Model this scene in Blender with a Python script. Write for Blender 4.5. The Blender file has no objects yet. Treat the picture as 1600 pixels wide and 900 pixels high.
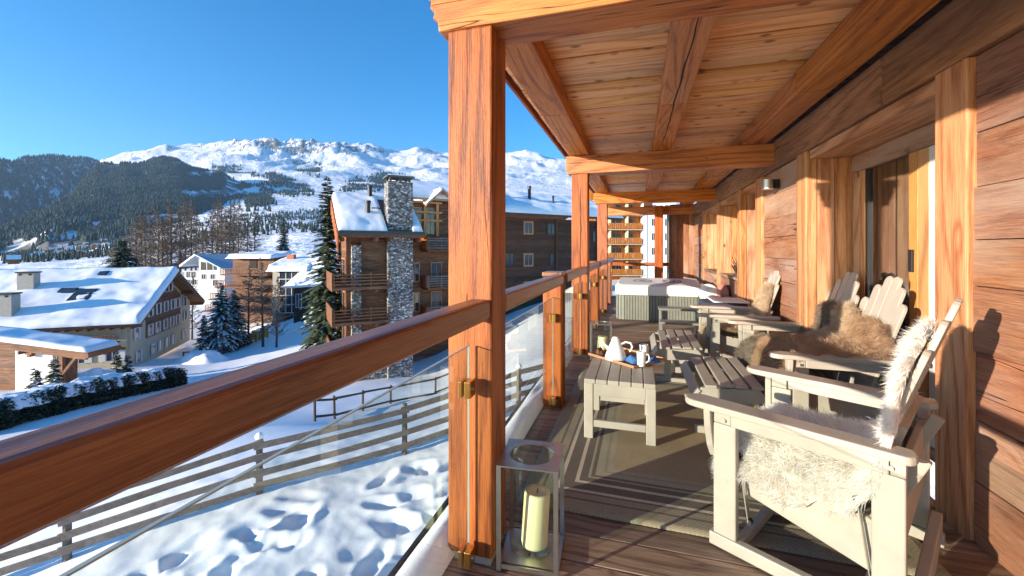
import bpy, math, random
import numpy as np
from mathutils import Vector, Matrix, Quaternion
random.seed(7); RNG = np.random.default_rng(11)
S = bpy.context.scene; COL = S.collection
# ------------------------------------------------------------------ camera, light, sky, exposure
F = 655.0; CX = 800.0; HY = 390.0; H = 1.4                 # focal length in photo pixels, horizon row, eye height
TH = math.atan(195 / F); CT, ST = math.cos(TH), math.sin(TH)
cam = bpy.data.cameras.new('camera'); co = bpy.data.objects.new('camera', cam); COL.objects.link(co)
cam.sensor_width = 36; cam.lens = F / 1600 * 36; cam.shift_y = -(450 - HY) / 1600
cam.clip_start = 0.05; cam.clip_end = 30000
co.location = (0, 0, H); co.rotation_euler = (math.pi / 2, 0, TH); S.camera = co
SUN_EL = math.radians(9.3); SUN_AZ = math.radians(44.0)    # light travels towards (sin, cos) of SUN_AZ
LD = Vector((math.sin(SUN_AZ) * math.cos(SUN_EL), math.cos(SUN_AZ) * math.cos(SUN_EL), -math.sin(SUN_EL)))
sun = bpy.data.lights.new('sun', 'SUN'); so = bpy.data.objects.new('sun', sun); COL.objects.link(so)
sun.energy = 3.3; sun.angle = math.radians(0.5); sun.color = (1.0, 0.86, 0.70)
so.rotation_euler = LD.to_track_quat('-Z', 'Y').to_euler(); so.location = (-30, -30, 20)
W = bpy.data.worlds.new('World'); S.world = W; W.use_nodes = True
wn = W.node_tree; sky = wn.nodes.new('ShaderNodeTexSky'); sky.sky_type = 'NISHITA'; sky.sun_disc = False
sky.sun_elevation = SUN_EL; sky.sun_rotation = SUN_AZ + math.pi
sky.altitude = 1500; sky.air_density = 1.0; sky.dust_density = 0.3; sky.ozone_density = 3.0
hs = wn.nodes.new('ShaderNodeHueSaturation'); hs.inputs['Saturation'].default_value = 1.28; wn.links.new(sky.outputs[0], hs.inputs['Color']); wn.links.new(hs.outputs[0], wn.nodes['Background'].inputs[0]); wn.nodes['Background'].inputs[1].default_value = 0.118
S.view_settings.view_transform = 'Standard'; S.view_settings.look = 'None'
S.view_settings.exposure = 1.62; S.view_settings.gamma = 1.0
S.cycles.max_bounces = 12; S.cycles.diffuse_bounces = 7; S.cycles.transparent_max_bounces = 16
S.cycles.use_denoising = True

# ------------------------------------------------------------------ helpers
def ray(x, y):
    a = (x - CX) / F; b = -(y - HY) / F
    return Vector((a * CT - ST, a * ST + CT, b))
def at(x, y, d): return Vector((0, 0, H)) + ray(x, y) * d             # point seen at a photo pixel, at a depth
def camxy(r, d): return (r * CT - d * ST, r * ST + d * CT)
def proj(P):
    P = np.asarray(P); d = -P[..., 0] * ST + P[..., 1] * CT; r = P[..., 0] * CT + P[..., 1] * ST
    d = np.where(np.abs(d) < 1e-6, 1e-6, d)
    return CX + F * r / d, HY - F * (P[..., 2] - H) / d, d

class MB:
    def __init__(s): s.v = []; s.f = []
    def add(s, vs, fs, M=None):
        k = len(s.v)
        s.v += [tuple(M @ Vector(v)) if M else tuple(v) for v in vs]
        s.f += [tuple(i + k for i in f) for f in fs]; return s
    def box(s, x0, x1, y0, y1, z0, z1, M=None):
        vs = [(x0,y0,z0),(x1,y0,z0),(x1,y1,z0),(x0,y1,z0),(x0,y0,z1),(x1,y0,z1),(x1,y1,z1),(x0,y1,z1)]
        return s.add(vs, [(0,3,2,1),(4,5,6,7),(0,1,5,4),(1,2,6,5),(2,3,7,6),(3,0,4,7)], M)
    def bar(s, a, b, w, h, up=(0,0,1)):
        a = Vector(a); b = Vector(b); d = (b - a); L = d.length; d.normalize(); u = Vector(up)
        if abs(d.dot(u)) > .99: u = Vector((1,0,0))
        x = d.cross(u).normalized(); z = x.cross(d).normalized()
        M = Matrix(((x.x,d.x,z.x,a.x),(x.y,d.y,z.y,a.y),(x.z,d.z,z.z,a.z),(0,0,0,1)))
        return s.box(-w/2, w/2, 0, L, -h/2, h/2, M)
    def tube(s, pts, rad, n=8, cap=True):
        pts = [Vector(p) for p in pts]; rs = rad if isinstance(rad, (list, tuple)) else [rad] * len(pts)
        k = len(s.v); m = len(pts); ref = None
        for i, p in enumerate(pts):
            t = (pts[min(i+1,m-1)] - pts[max(i-1,0)]).normalized()
            if ref is None: ref = Vector((0,0,1)) if abs(t.z) < .9 else Vector((1,0,0))
            a = t.cross(ref).normalized(); b = a.cross(t).normalized(); ref = b
            for j in range(n):
                q = 2*math.pi*j/n; s.v.append(tuple(p + (a*math.cos(q) + b*math.sin(q))*rs[i]))
        for i in range(m-1):
            for j in range(n):
                s.f.append((k+i*n+j, k+i*n+(j+1)%n, k+(i+1)*n+(j+1)%n, k+(i+1)*n+j))
        if cap: s.f.append(tuple(k+j for j in range(n))[::-1]); s.f.append(tuple(k+(m-1)*n+j for j in range(n)))
        return s
    def lathe(s, prof, n=28, M=None):
        vs = []; fs = []; m = len(prof)
        for r, z in prof:
            for j in range(n): q = 2*math.pi*j/n; vs.append((r*math.cos(q), r*math.sin(q), z))
        for i in range(m-1):
            for j in range(n): fs.append((i*n+j, i*n+(j+1)%n, (i+1)*n+(j+1)%n, (i+1)*n+j))
        return s.add(vs, fs, M)
    def prism(s, poly, t0, t1, M=None):
        """polygon in local xz, thickness along local y"""
        n = len(poly); vs = [(p[0], t0, p[1]) for p in poly] + [(p[0], t1, p[1]) for p in poly]
        fs = [tuple(range(n)), tuple(range(2*n-1, n-1, -1))] + [(i, i+n, (i+1)%n+n, (i+1)%n) for i in range(n)]
        return s.add(vs, fs, M)
    def build(s, name, mat, parent=None, loc=(0,0,0), bevel=0, smooth=False, seg=2):
        me = bpy.data.meshes.new(name); me.from_pydata(s.v, [], s.f); me.update()
        me.materials.append(mat)
        o = bpy.data.objects.new(name, me); COL.objects.link(o); o.location = loc; o.parent = parent
        if smooth:
            me.polygons.foreach_set('use_smooth', [True]*len(me.polygons))
        if bevel:
            b = o.modifiers.new('bevel', 'BEVEL'); b.width = bevel; b.segments = seg; b.limit_method = 'ANGLE'
        return o
def np_mesh(name, V, Fq, mat, parent=None, smooth=False, mats=None, midx=None):
    me = bpy.data.meshes.new(name); V = np.asarray(V, np.float32); Fq = np.asarray(Fq, np.int32)
    n, k = Fq.shape
    me.vertices.add(len(V)); me.vertices.foreach_set('co', V.ravel())
    me.loops.add(n*k); me.loops.foreach_set('vertex_index', Fq.ravel())
    me.polygons.add(n); me.polygons.foreach_set('loop_start', np.arange(0, n*k, k, dtype=np.int32))
    me.update(calc_edges=True)
    for m in (mats or [mat]): me.materials.append(m)
    if midx is not None: me.polygons.foreach_set('material_index', np.asarray(midx, np.int32))
    if smooth: me.polygons.foreach_set('use_smooth', np.ones(n, bool))
    o = bpy.data.objects.new(name, me); COL.objects.link(o); o.parent = parent
    return o
def empty(name, loc=(0,0,0), rz=0):
    o = bpy.data.objects.new(name, None); COL.objects.link(o); o.empty_display_size = .1
    o.location = loc; o.rotation_euler = (0,0,rz); return o
def tag(o, label=None, cat=None, group=None, kind=None):
    if label: o['label'] = label
    if cat: o['category'] = cat
    if group: o['group'] = group
    if kind: o['kind'] = kind
    return o
def thing(name, label, cat, loc=(0,0,0), rz=0, group=None): return tag(empty(name, loc, rz), label, cat, group)
KIDS = {}
def copy_tree(o, parent=None):
    c = o.copy(); COL.objects.link(c); c.parent = parent
    for ch in [x for x in COL.objects if x.parent == o]: copy_tree(ch, c)
    return c
BOXES = {}
def timber(name, x0, x1, y0, y1, z0, z1, mat, parent=None, bevel=.006):
    """one squared timber or board; alike ones share their mesh"""
    sx, sy, sz = x1-x0, y1-y0, z1-z0
    key = (round(sx,4), round(sy,4), round(sz,4), mat.name, bevel)
    if key not in BOXES:
        o = MB().box(-sx/2, sx/2, -sy/2, sy/2, -sz/2, sz/2).build(name, mat, parent, bevel=bevel); BOXES[key] = o
    else:
        o = BOXES[key].copy(); o.name = name; COL.objects.link(o); o.parent = parent
        for k in list(o.keys()): del o[k]
    o.location = ((x0+x1)/2, (y0+y1)/2, (z0+z1)/2); return o
def inpoly(x, y, poly):
    r = np.zeros(np.shape(x), bool); n = len(poly)
    for i in range(n):
        x1, y1 = poly[i]; x2, y2 = poly[(i+1) % n]
        if y1 == y2: continue
        c = ((y1 > y) != (y2 > y)) & (x < (x2-x1)*(y-y1)/(y2-y1)+x1); r ^= c
    return r
def vnoise(x, y, seed=0):
    """smooth value noise"""
    xi = np.floor(x).astype(np.int64); yi = np.floor(y).astype(np.int64); fx = x-xi; fy = y-yi
    fx = fx*fx*(3-2*fx); fy = fy*fy*(3-2*fy)
    def h(a, b):
        n = (a*374761393 + b*668265263 + seed*974711) & 0x7fffffff
        n = ((n ^ (n >> 13))*1274126177) & 0x7fffffff
        return ((n ^ (n >> 16)) & 0xffff)/65535.0
    return (h(xi,yi)*(1-fx)+h(xi+1,yi)*fx)*(1-fy)+(h(xi,yi+1)*(1-fx)+h(xi+1,yi+1)*fx)*fy
def fbm(x, y, o=5, seed=0, ridged=False):
    s = 0; a = .5; t = 0
    for i in range(o):
        n = vnoise(x*2**i, y*2**i, seed+i)
        if ridged: n = 1-np.abs(2*n-1)
        s = s+a*n; t += a; a *= .5
    return s/t

# ------------------------------------------------------------------ materials
class NT:
    def __init__(s, name):
        s.m = bpy.data.materials.new(name); s.m.use_nodes = True; s.t = s.m.node_tree
        s.b = s.t.nodes['Principled BSDF']; s.out = s.t.nodes['Material Output']
    def n(s, typ, **kw):
        n = s.t.nodes.new(typ)
        for k, v in kw.items():
            if k.startswith('i_'):
                n.inputs[int(k[2:]) if k[2:].isdigit() else k[2:]].default_value = v
            else: setattr(n, k, v)
        return n
    def l(s, a, b): s.t.links.new(a, b)
    def math(s, op, a, b=None, c=None):
        n = s.n('ShaderNodeMath', operation=op)
        for i, v in enumerate((a, b, c)):
            if v is None: continue
            if isinstance(v, (int, float)): n.inputs[i].default_value = v
            else: s.l(v, n.inputs[i])
        return n.outputs[0]
    def mix(s, f, a, b, blend='MIX'):
        n = s.n('ShaderNodeMix', data_type='RGBA', blend_type=blend)
        for k, v in ((0, f), (6, a), (7, b)):
            if isinstance(v, (int, float)): n.inputs[k].default_value = v
            elif isinstance(v, tuple): n.inputs[k].default_value = (*v, 1) if len(v) == 3 else v
            else: s.l(v, n.inputs[k])
        return n.outputs[2]
    def ramp(s, f, stops):
        n = s.n('ShaderNodeValToRGB'); e = n.color_ramp.elements
        while len(e) < len(stops): e.new(.5)
        for i, (p, c) in enumerate(stops):
            e[i].position = p; e[i].color = (*c, 1) if isinstance(c, tuple) else (c, c, c, 1)
        s.l(f, n.inputs[0]); return n.outputs[0]
    def noise(s, vec, scale, detail=3, rough=.5, dist=0):
        n = s.n('ShaderNodeTexNoise'); n.inputs['Scale'].default_value = scale
        n.inputs['Detail'].default_value = detail; n.inputs['Roughness'].default_value = rough
        n.inputs['Distortion'].default_value = dist
        if vec is not None: s.l(vec, n.inputs['Vector'])
        return n.outputs[0]
    def coords(s, scale=(1,1,1), rnd=True, which='Object'):
        tc = s.n('ShaderNodeTexCoord'); v = tc.outputs[which]
        if rnd:
            oi = s.n('ShaderNodeObjectInfo'); c = s.n('ShaderNodeCombineXYZ')
            for i, k in enumerate((37.3, 91.7, 53.1)): s.l(s.math('MULTIPLY', oi.outputs['Random'], k), c.inputs[i])
            a = s.n('ShaderNodeVectorMath', operation='ADD'); s.l(v, a.inputs[0]); s.l(c.outputs[0], a.inputs[1]); v = a.outputs[0]
        mp = s.n('ShaderNodeMapping'); mp.inputs['Scale'].default_value = scale; s.l(v, mp.inputs[0])
        return mp.outputs[0]
    def bump(s, h, strength=.3, dist=.01):
        n = s.n('ShaderNodeBump'); n.inputs['Strength'].default_value = strength; n.inputs['Distance'].default_value = dist
        s.l(h, n.inputs['Height']); s.l(n.outputs[0], s.b.inputs['Normal']); return n
    def col(s, c):
        if isinstance(c, tuple): s.b.inputs['Base Color'].default_value = (*c, 1)
        else: s.l(c, s.b.inputs['Base Color'])
    def rough(s, r): s.b.inputs['Roughness'].default_value = r

def plain(name, c, rough=.5, metal=0, var=.12, scale=9, bump=.0):
    m = NT(name); v = m.coords()
    n = m.noise(v, scale, 5, .6)
    k = m.ramp(n, [(.25, 1-var), (.75, 1+var)]); m.col(m.mix(1.0, c, k, 'MULTIPLY')); m.rough(rough)
    m.b.inputs['Metallic'].default_value = metal
    if bump: m.bump(m.noise(v, scale*8, 4, .6), bump, .004)
    return m.m

def wood(name, dark, base, light, axis, knots=.5, fine=1.0, rough=.55, bump=.35, var=.22, patch=None, cracks=0, rings=46, rw=.34, pins=0, hue=.006):
    m = NT(name); al = 'xyz'.index(axis)
    sc = lambda a, c: tuple(a if i == al else c for i in range(3))
    v = m.coords(sc(.09, 1)); vk = m.coords(sc(.42, 1)); vf = m.coords(sc(.03, 1)); vp = m.coords(sc(.25, 1))
    vo = m.n('ShaderNodeTexVoronoi'); vo.inputs['Scale'].default_value = 3.6; m.l(vk, vo.inputs['Vector'])
    sp = m.n('ShaderNodeSeparateColor'); m.l(vo.outputs['Color'], sp.inputs[0])
    on = m.math('LESS_THAN', sp.outputs[0], knots)
    kd = m.math('MULTIPLY', m.math('EXPONENT', m.math('MULTIPLY', vo.outputs['Distance'], -11.0)), on)
    vm = m.coords(sc(.05, 1))
    a = m.math('MULTIPLY_ADD', m.noise(vm, 26, 2, .5), .07, m.noise(v, 3.4, 1.5, .4))
    a = m.math('ADD', a, m.math('MULTIPLY', kd, .42))
    ring = m.math('MULTIPLY_ADD', m.math('SINE', m.math('MULTIPLY', a, rings)), .5, .5)
    late = m.math('POWER', ring, 2.6)
    streak = m.noise(vf, 210*fine, 3, .7); tone = m.noise(vp, 2.4, 5, .62)
    f = m.math('SUBTRACT', .5+rw*.35, m.math('MULTIPLY', late, rw))
    f = m.math('MULTIPLY_ADD', m.math('SUBTRACT', streak, .5), 1.15, f); f = m.math('MULTIPLY_ADD', m.math('SUBTRACT', tone, .5), .75, f)
    c = m.ramp(f, [(.14, dark), (.5, base), (.86, light)])
    if pins:
        vq = m.coords(sc(.6, 1)); vq2 = m.n('ShaderNodeTexVoronoi'); vq2.inputs['Scale'].default_value = 9; m.l(vq, vq2.inputs['Vector'])
        sq = m.n('ShaderNodeSeparateColor'); m.l(vq2.outputs['Color'], sq.inputs[0])
        pk = m.math('MULTIPLY', m.ramp(m.math('MULTIPLY_ADD', m.noise(vq, 40, 2), .05, vq2.outputs['Distance']), [(.15, 1.), (.29, 0.)]), m.math('LESS_THAN', sq.outputs[1], pins))
        c = m.mix(m.math('MULTIPLY', pk, .85), c, tuple(x*.4 for x in dark))
    if patch:
        pn = m.ramp(m.noise(vp, 1.7, 5, .65), [(.42, 0.), (.62, 1.)]); c = m.mix(m.math('MULTIPLY', pn, .72), c, patch)
    core = m.ramp(kd, [(.55, 0.), (.72, 1.)]); c = m.mix(core, c, tuple(x*.35 for x in dark))
    if cracks:
        cn = m.noise(vf, 14, 2, .5, .3); ck = m.ramp(m.math('ABSOLUTE', m.math('SUBTRACT', cn, .5)), [(0., 1.), (.006*cracks, 0.)])
        ck = m.math('MULTIPLY', ck, m.ramp(m.noise(vp, 1.3, 2), [(.5, 0.), (.6, 1.)])); c = m.mix(ck, c, tuple(x*.12 for x in dark))
    oi = m.n('ShaderNodeObjectInfo'); hv = m.n('ShaderNodeHueSaturation')
    m.l(m.math('MULTIPLY_ADD', oi.outputs['Random'], 2*var, 1-var), hv.inputs['Value'])
    m.l(m.math('MULTIPLY_ADD', m.math('FRACT', m.math('MULTIPLY', oi.outputs['Random'], 17.0)), 2*hue, .5-hue), hv.inputs['Hue'])
    m.l(m.math('MULTIPLY_ADD', m.math('FRACT', m.math('MULTIPLY', oi.outputs['Random'], 7.0)), .2, .9), hv.inputs['Saturation'])
    m.l(c, hv.inputs['Color']); m.col(hv.outputs[0]); m.rough(rough)
    hgt = m.math('MULTIPLY_ADD', late, -.30, m.math('MULTIPLY', streak, 1.1)); hgt = m.math('SUBTRACT', hgt, m.math('MULTIPLY', core, .6))
    if cracks: hgt = m.math('SUBTRACT', hgt, m.math('MULTIPLY', ck, 1.6))
    m.bump(hgt, bump, .006); return m.m
def woods(name, *a, **k): return {ax: wood(name + '_' + ax, *a, axis=ax, **k) for ax in 'xyz'}

M = {}
LARCH = woods('larch_timber', (.12,.024,.004), (.325,.083,.015), (.43,.132,.028), knots=.38, cracks=1.0, var=.07, rw=.30, hue=.003, rings=75, bump=.5, pins=.05)
PINE = woods('pine_board', (.44,.165,.045), (.77,.40,.155), (.88,.58,.285), knots=.4, var=.15, rough=.6, pins=.55, rw=.26, rings=70)
OLD = woods('weathered_board', (.085,.031,.014), (.285,.110,.050), (.43,.215,.115), knots=.3, var=.16, rough=.75, bump=.9, patch=(.39,.285,.22), cracks=1.6, fine=1.0, rw=.13, rings=80, pins=.08)
HONEY = woods('honey_beam', (.20,.05,.008), (.50,.165,.028), (.66,.27,.06), knots=.4, cracks=1.4, var=.06, rw=.28, hue=.003, rings=70, bump=.5, pins=.06)
PLATE = woods('plate_beam', (.10,.042,.018), (.34,.165,.078), (.50,.30,.175), knots=.4, cracks=2.2, var=.1, rough=.7, rw=.2, rings=70, patch=(.12,.07,.045))
JAMB = woods('jamb_board', (.25,.095,.038), (.49,.235,.108), (.63,.37,.19), knots=.3, var=.1, rough=.6, pins=.07, rw=.30, rings=70)
DECK = woods('deck_board', (.09,.05,.033), (.25,.155,.105), (.40,.29,.21), knots=.25, rw=.25, rings=70, var=.24, rough=.6, bump=.6, cracks=1)
RAIL = woods('rail_timber', (.075,.022,.005), (.215,.074,.015), (.32,.132,.033), knots=.15, var=.06, rough=.32, rings=50)
CHAL = woods('chalet_board', (.05,.019,.008), (.155,.062,.025), (.26,.115,.048), knots=.1, var=.2, rough=.75)
DARKW = woods('dark_chalet_board', (.03,.012,.006), (.098,.037,.016), (.17,.072,.03), knots=.1, var=.3, rough=.8, rw=.15)
GREYW = woods('grey_fence_wood', (.06,.05,.042), (.15,.125,.105), (.25,.22,.19), knots=.2, var=.2, rough=.8, rw=.12)
ORNG = woods('oiled_wood', (.28,.11,.03), (.49,.225,.07), (.60,.32,.12), knots=.05, var=.06, rough=.4, rings=25)

def snow_mat(name='snow', fine=1.0, bumpd=.02):
    m = NT(name); v = m.coords(rnd=False)
    m.col(m.mix(m.ramp(m.noise(v, .8, 4), [(.3, 0.), (.7, 1.)]), (.90,.91,.93), (.86,.87,.90))); m.rough(.55)
    m.b.inputs['Specular IOR Level'].default_value = .25
    h = m.math('ADD', m.math('MULTIPLY', m.noise(v, 7*fine, 4, .6), .7), m.math('MULTIPLY', m.noise(v, 60*fine, 3, .6), .12))
    m.bump(h, .35, bumpd); return m.m
M['snow'] = snow_mat(); M['roof_snow'] = snow_mat('roof_snow', .25, .06)
def painted(name, c):
    m = NT(name); v = m.coords((1,1,1)); vs = m.coords((.6,.6,9))
    n = m.noise(v, 5, 5, .6); st = m.noise(v, 160, 2, .6)
    k = m.ramp(n, [(.3, .86), (.7, 1.06)]); m.col(m.mix(1.0, c, k, 'MULTIPLY')); m.rough(.48)
    m.bump(st, .12, .002); return m.m
M['paint'] = painted('sand_paint', (.415,.372,.312)); M['paint_dark'] = painted('taupe_paint', (.36,.315,.25)); M['step_grey'] = painted('grey_green_slats', (.245,.24,.21))
M['steel'] = plain('brushed_steel', (.55,.53,.50), .35, 1.0, .1, 20, .1); M['dark_metal'] = plain('dark_metal', (.05,.05,.055), .45, .8)
M['brass'] = plain('brass', (.62,.33,.10), .3, 1.0, .1)
M['ceramic'] = plain('ceramic', (.86,.85,.83), .18, 0, .02); M['candle'] = plain('candle_wax', (.88,.77,.47), .5, 0, .05)
M['candle'].node_tree.nodes['Principled BSDF'].inputs['Subsurface Weight'].default_value = .25
M['blue_cloth'] = plain('blue_cloth', (.05,.16,.40), .9, 0, .3, 40, .3); M['leather'] = plain('brown_leather', (.13,.05,.03), .5, 0, .3, 25, .3)
M['navy'] = plain('navy_cloth', (.035,.04,.075), .9, 0, .2, 30, .3); M['white_cloth'] = plain('white_cloth', (.82,.81,.79), .85, 0, .06, 14, .3)
M['rose'] = plain('rose_cloth', (.50,.20,.14), .7, 0, .15, 10, .3); M['vinyl'] = plain('cover_vinyl', (.78,.77,.76), .5, 0, .05, 6, .1)
M['black'] = plain('black_print', (.02,.02,.025), .6); M['grey_print'] = plain('grey_print', (.30,.29,.29), .6)
M['plaster'] = plain('cream_plaster', (.54,.45,.31), .9, 0, .1, 3, .2); M['white_wall'] = plain('white_render', (.78,.76,.73), .9, 0, .06, 3, .2)
M['concrete'] = plain('concrete', (.42,.38,.32), .9, 0, .15, 5, .3); M['slate'] = plain('roof_edge_slate', (.09,.09,.085), .8, 0, .4, 12, .3)
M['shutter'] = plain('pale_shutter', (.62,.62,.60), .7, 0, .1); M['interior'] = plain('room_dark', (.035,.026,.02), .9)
M['yellow'] = plain('yellow_panel', (.75,.38,.06), .6, 0, .1); M['brick'] = plain('brick_red', (.45,.16,.09), .9, 0, .25, 8)
M['metal_roof'] = plain('blue_steel_roof', (.36,.44,.52), .5, .2, .1); M['curtain'] = plain('curtain_cloth', (.30,.24,.17), .9, 0, .3, 12)
M['bark'] = plain('bark', (.075,.05,.036), .9, 0, .4, 12, .6); M['twig'] = plain('larch_twig', (.175,.13,.095), .9, 0, .3, 6)
M['needle'] = plain('spruce_needle', (.048,.074,.033), .8, 0, .45, 1.7); M['needle_far'] = plain('forest_needle', (.020,.040,.030), .9, 0, .5, .02)
M['leaf'] = plain('hedge_leaf', (.022,.034,.014), .6, 0, .5, 3); M['tree_snow'] = plain('branch_snow', (.82,.84,.88), .7, 0, .05)

def stone_mat():
    m = NT('dry_stone'); v = m.coords((1,1,1.7), rnd=False)
    vo = m.n('ShaderNodeTexVoronoi'); vo.inputs['Scale'].default_value = 4.6; m.l(v, vo.inputs['Vector'])
    ed = m.n('ShaderNodeTexVoronoi', feature='DISTANCE_TO_EDGE'); ed.inputs['Scale'].default_value = 4.6; m.l(v, ed.inputs['Vector'])
    sp = m.n('ShaderNodeSeparateColor'); m.l(vo.outputs['Color'], sp.inputs[0])
    c = m.ramp(sp.outputs[0], [(0., (.08,.08,.08)), (.4, (.24,.24,.24)), (.72, (.46,.46,.45)), (1., (.80,.80,.78))])
    c = m.mix(m.ramp(ed.outputs[0], [(.01, 0.), (.07, 1.)]), (.06,.06,.06), c); m.col(c); m.rough(.85)
    m.bump(m.ramp(ed.outputs[0], [(0., 0.), (.15, 1.)]), 1.0, .12); return m.m
M['stone'] = stone_mat()
def glass_mat(name, tint=(.93,.97,.95), refl=1.0, rough=0.0, dust=0.):
    m = NT(name); t = m.n('ShaderNodeBsdfTransparent'); t.inputs[0].default_value = (*tint, 1)
    g = m.n('ShaderNodeBsdfGlossy'); g.inputs['Roughness'].default_value = rough; g.inputs[0].default_value = (1,1,1,1)
    fr = m.n('ShaderNodeFresnel'); fr.inputs[0].default_value = 1.5
    ge = m.n('ShaderNodeNewGeometry'); front = m.math('SUBTRACT', 1.0, ge.outputs['Backfacing'])     # outer faces reflect; no false total reflection at the inner ones
    mx = m.n('ShaderNodeMixShader'); m.l(m.math('MULTIPLY', m.math('MULTIPLY', fr.outputs[0], refl), front), mx.inputs[0])
    m.l(t.outputs[0], mx.inputs[1]); m.l(g.outputs[0], mx.inputs[2]); o = mx.outputs[0]
    if dust:
        v = m.coords(rnd=False); df = m.n('ShaderNodeBsdfDiffuse'); df.inputs[0].default_value = (.75,.75,.72,1); m2 = m.n('ShaderNodeMixShader')
        m.l(m.ramp(m.math('MULTIPLY_ADD', m.noise(v, 60, 4, .7), .35, m.math('MULTIPLY', m.noise(v, 2.5, 4, .6), .65)), [(.42, 0.), (.75, dust)]), m2.inputs[0]); m.l(o, m2.inputs[1]); m.l(df.outputs[0], m2.inputs[2]); o = m2.outputs[0]
    m.l(o, m.out.inputs[0]); return m.m
M['glass'] = glass_mat('clear_glass'); M['balustrade'] = glass_mat('balustrade_glass', (.90,.945,.925), 1.5, 0, .10); M['glass_edge'] = plain('glass_edge', (.40,.50,.47), .25, 0, .04)
M['window'] = glass_mat('window_glass', (.55,.58,.60), 2.6); M['dark_glass'] = plain('dark_window_glass', (.035,.045,.06), .08, 0, .3, .7)
def fur_mat(name, a, b, c):
    m = NT(name); v = m.coords(rnd=False); n = m.noise(v, 16, 3, .6); n2 = m.noise(v, 170, 2, .6)
    f = m.math('MULTIPLY_ADD', n, .75, m.math('MULTIPLY', n2, .3))
    m.col(m.ramp(f, [(.34, a), (.54, b), (.72, c)])); m.rough(.75)
    m.b.inputs['Specular IOR Level'].default_value = .2
    m.b.inputs['Sheen Weight'].default_value = .15
    tl = m.n('ShaderNodeBsdfTranslucent'); tl.inputs[0].default_value = (*b, 1)
    mx = m.n('ShaderNodeMixShader'); mx.inputs[0].default_value = .5
    m.l(m.b.outputs[0], mx.inputs[1]); m.l(tl.outputs[0], mx.inputs[2]); m.l(mx.outputs[0], m.out.inputs[0]); return m.m
FUR_W = fur_mat('cream_fleece', (.92,.87,.78), (.965,.94,.89), (.98,.97,.945))
FUR_B = fur_mat('brown_fleece', (.30,.18,.10), (.58,.40,.25), (.78,.62,.44))
FUR_G = fur_mat('grey_brown_fleece', (.15,.115,.09), (.36,.29,.22), (.60,.51,.40))
FUR_L = fur_mat('pale_brown_fleece', (.45,.33,.21), (.72,.58,.41), (.85,.75,.60))

# ------------------------------------------------------------------ terrain: near snow field, mountains, forest hills
def polar(x, y, d):
    p = at(x, y, d); r = (p.x*CT + p.y*ST); dd = (-p.x*ST + p.y*CT)
    return math.atan2(r, dd), math.log(math.hypot(r, dd)), p.z
CP = [polar(*q) for q in [(100,1057,5.5),(0,915,7.05),(200,838,7.75),(405,772,8.6),(632,708,9.8),(850,628,11.3),(300,985,5.9),(700,860,7.2),
  (250,690,15),(450,665,15.5),(523,654,21),(610,632,25),(680,620,26),(0,675,24),(60,664,25),(180,630,31),(290,594,44),(400,580,46),(340,547,68),
  (480,520,66),(600,594,33),(690,578,36),(700,640,18),(840,560,22),(840,485,42),(990,446,60),(1020,430,90),(280,550,64),(230,562,56),(100,585,45),(0,610,36),
  (420,505,75),(440,498,85),(200,545,62),(0,540,70),(300,455,95),(450,440,110),(200,414,150),(350,412,140),(450,402,160),(0,424,160),(560,420,120),(700,410,150),(850,405,160),(1000,402,170)]]
CP += [(-1.9, math.log(8), -4.2), (-1.6, math.log(30), -9), (-1.6, math.log(150), -14), (-1.6, math.log(2), -3.7), (0, math.log(2), -3.3), (.6, math.log(2), -3.2), (1.0, math.log(8), -2.8), (1.0, math.log(60), -2.5), (1.0, math.log(150), 0)]
CP = np.array(CP)
def tps_fit(P, z):
    A = P.copy(); n = len(A); d = np.linalg.norm(A[:,None]-A[None], axis=2); K = np.where(d > 0, d*d*np.log(d+1e-12), 0)
    Q = np.hstack([np.ones((n,1)), A]); L = np.zeros((n+3, n+3)); L[:n,:n] = K + 1e-4*np.eye(n); L[:n,n:] = Q; L[n:,:n] = Q.T
    return A, np.linalg.solve(L, np.concatenate([z, np.zeros(3)]))
TA, TW = tps_fit(CP[:,:2], CP[:,2])
def tps(phi, lr):
    phi = np.asarray(phi, float); out = TW[-3] + TW[-2]*phi + TW[-1]*lr
    for (a, b), w in zip(TA, TW[:-3]):
        d2 = (phi-a)**2+(lr-b)**2; out = out + w*np.where(d2 > 0, .5*d2*np.log(d2+1e-12), 0)
    return out
def ground(X, Y):
    r = X*CT+Y*ST; d = -X*ST+Y*CT; phi = np.arctan2(r, d); lr = np.log(np.maximum(np.hypot(r, d), 1.5))
    return tps(phi, lr)
def gz(x, y): return float(ground(np.array(x, float), np.array(y, float)))
def polar_grid(ph0, ph1, nc, R):
    phi = np.linspace(ph0, ph1, nc); PH, RR = np.meshgrid(phi, R); r = RR*np.sin(PH); d = RR*np.cos(PH)
    return PH, RR, r*CT - d*ST, r*ST + d*CT
def grid_faces(nr, nc):
    i = np.arange(nr*nc).reshape(nr, nc)
    return np.stack([i[:-1,:-1].ravel(), i[:-1,1:].ravel(), i[1:,1:].ravel(), i[1:,:-1].ravel()], 1)
R = np.concatenate([np.geomspace(1.5, 4.5, 24)[:-1], np.geomspace(4.5, 14, 250)[:-1], np.geomspace(14, 190, 190)])
PH, RR, GX, GY = polar_grid(math.radians(-110), math.radians(80), 560, R)
GZ = tps(PH, np.log(RR))
GZ = GZ + (fbm(GX*.12, GY*.12, 4, 3)-.5)*.5*np.clip((RR-12)/20, 0, 1)
# trodden snow in front of the fence: dents, crests, drifts
near = RR < 15
nx, ny = GX[near], GY[near]; dz = (fbm(nx*.4, ny*.4, 3, 21)-.5)*.16 + (fbm(nx*1.6, ny*1.6, 3, 5)-.5)*.10 + (fbm(nx*6, ny*6, 3, 15)-.5)*.012

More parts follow.
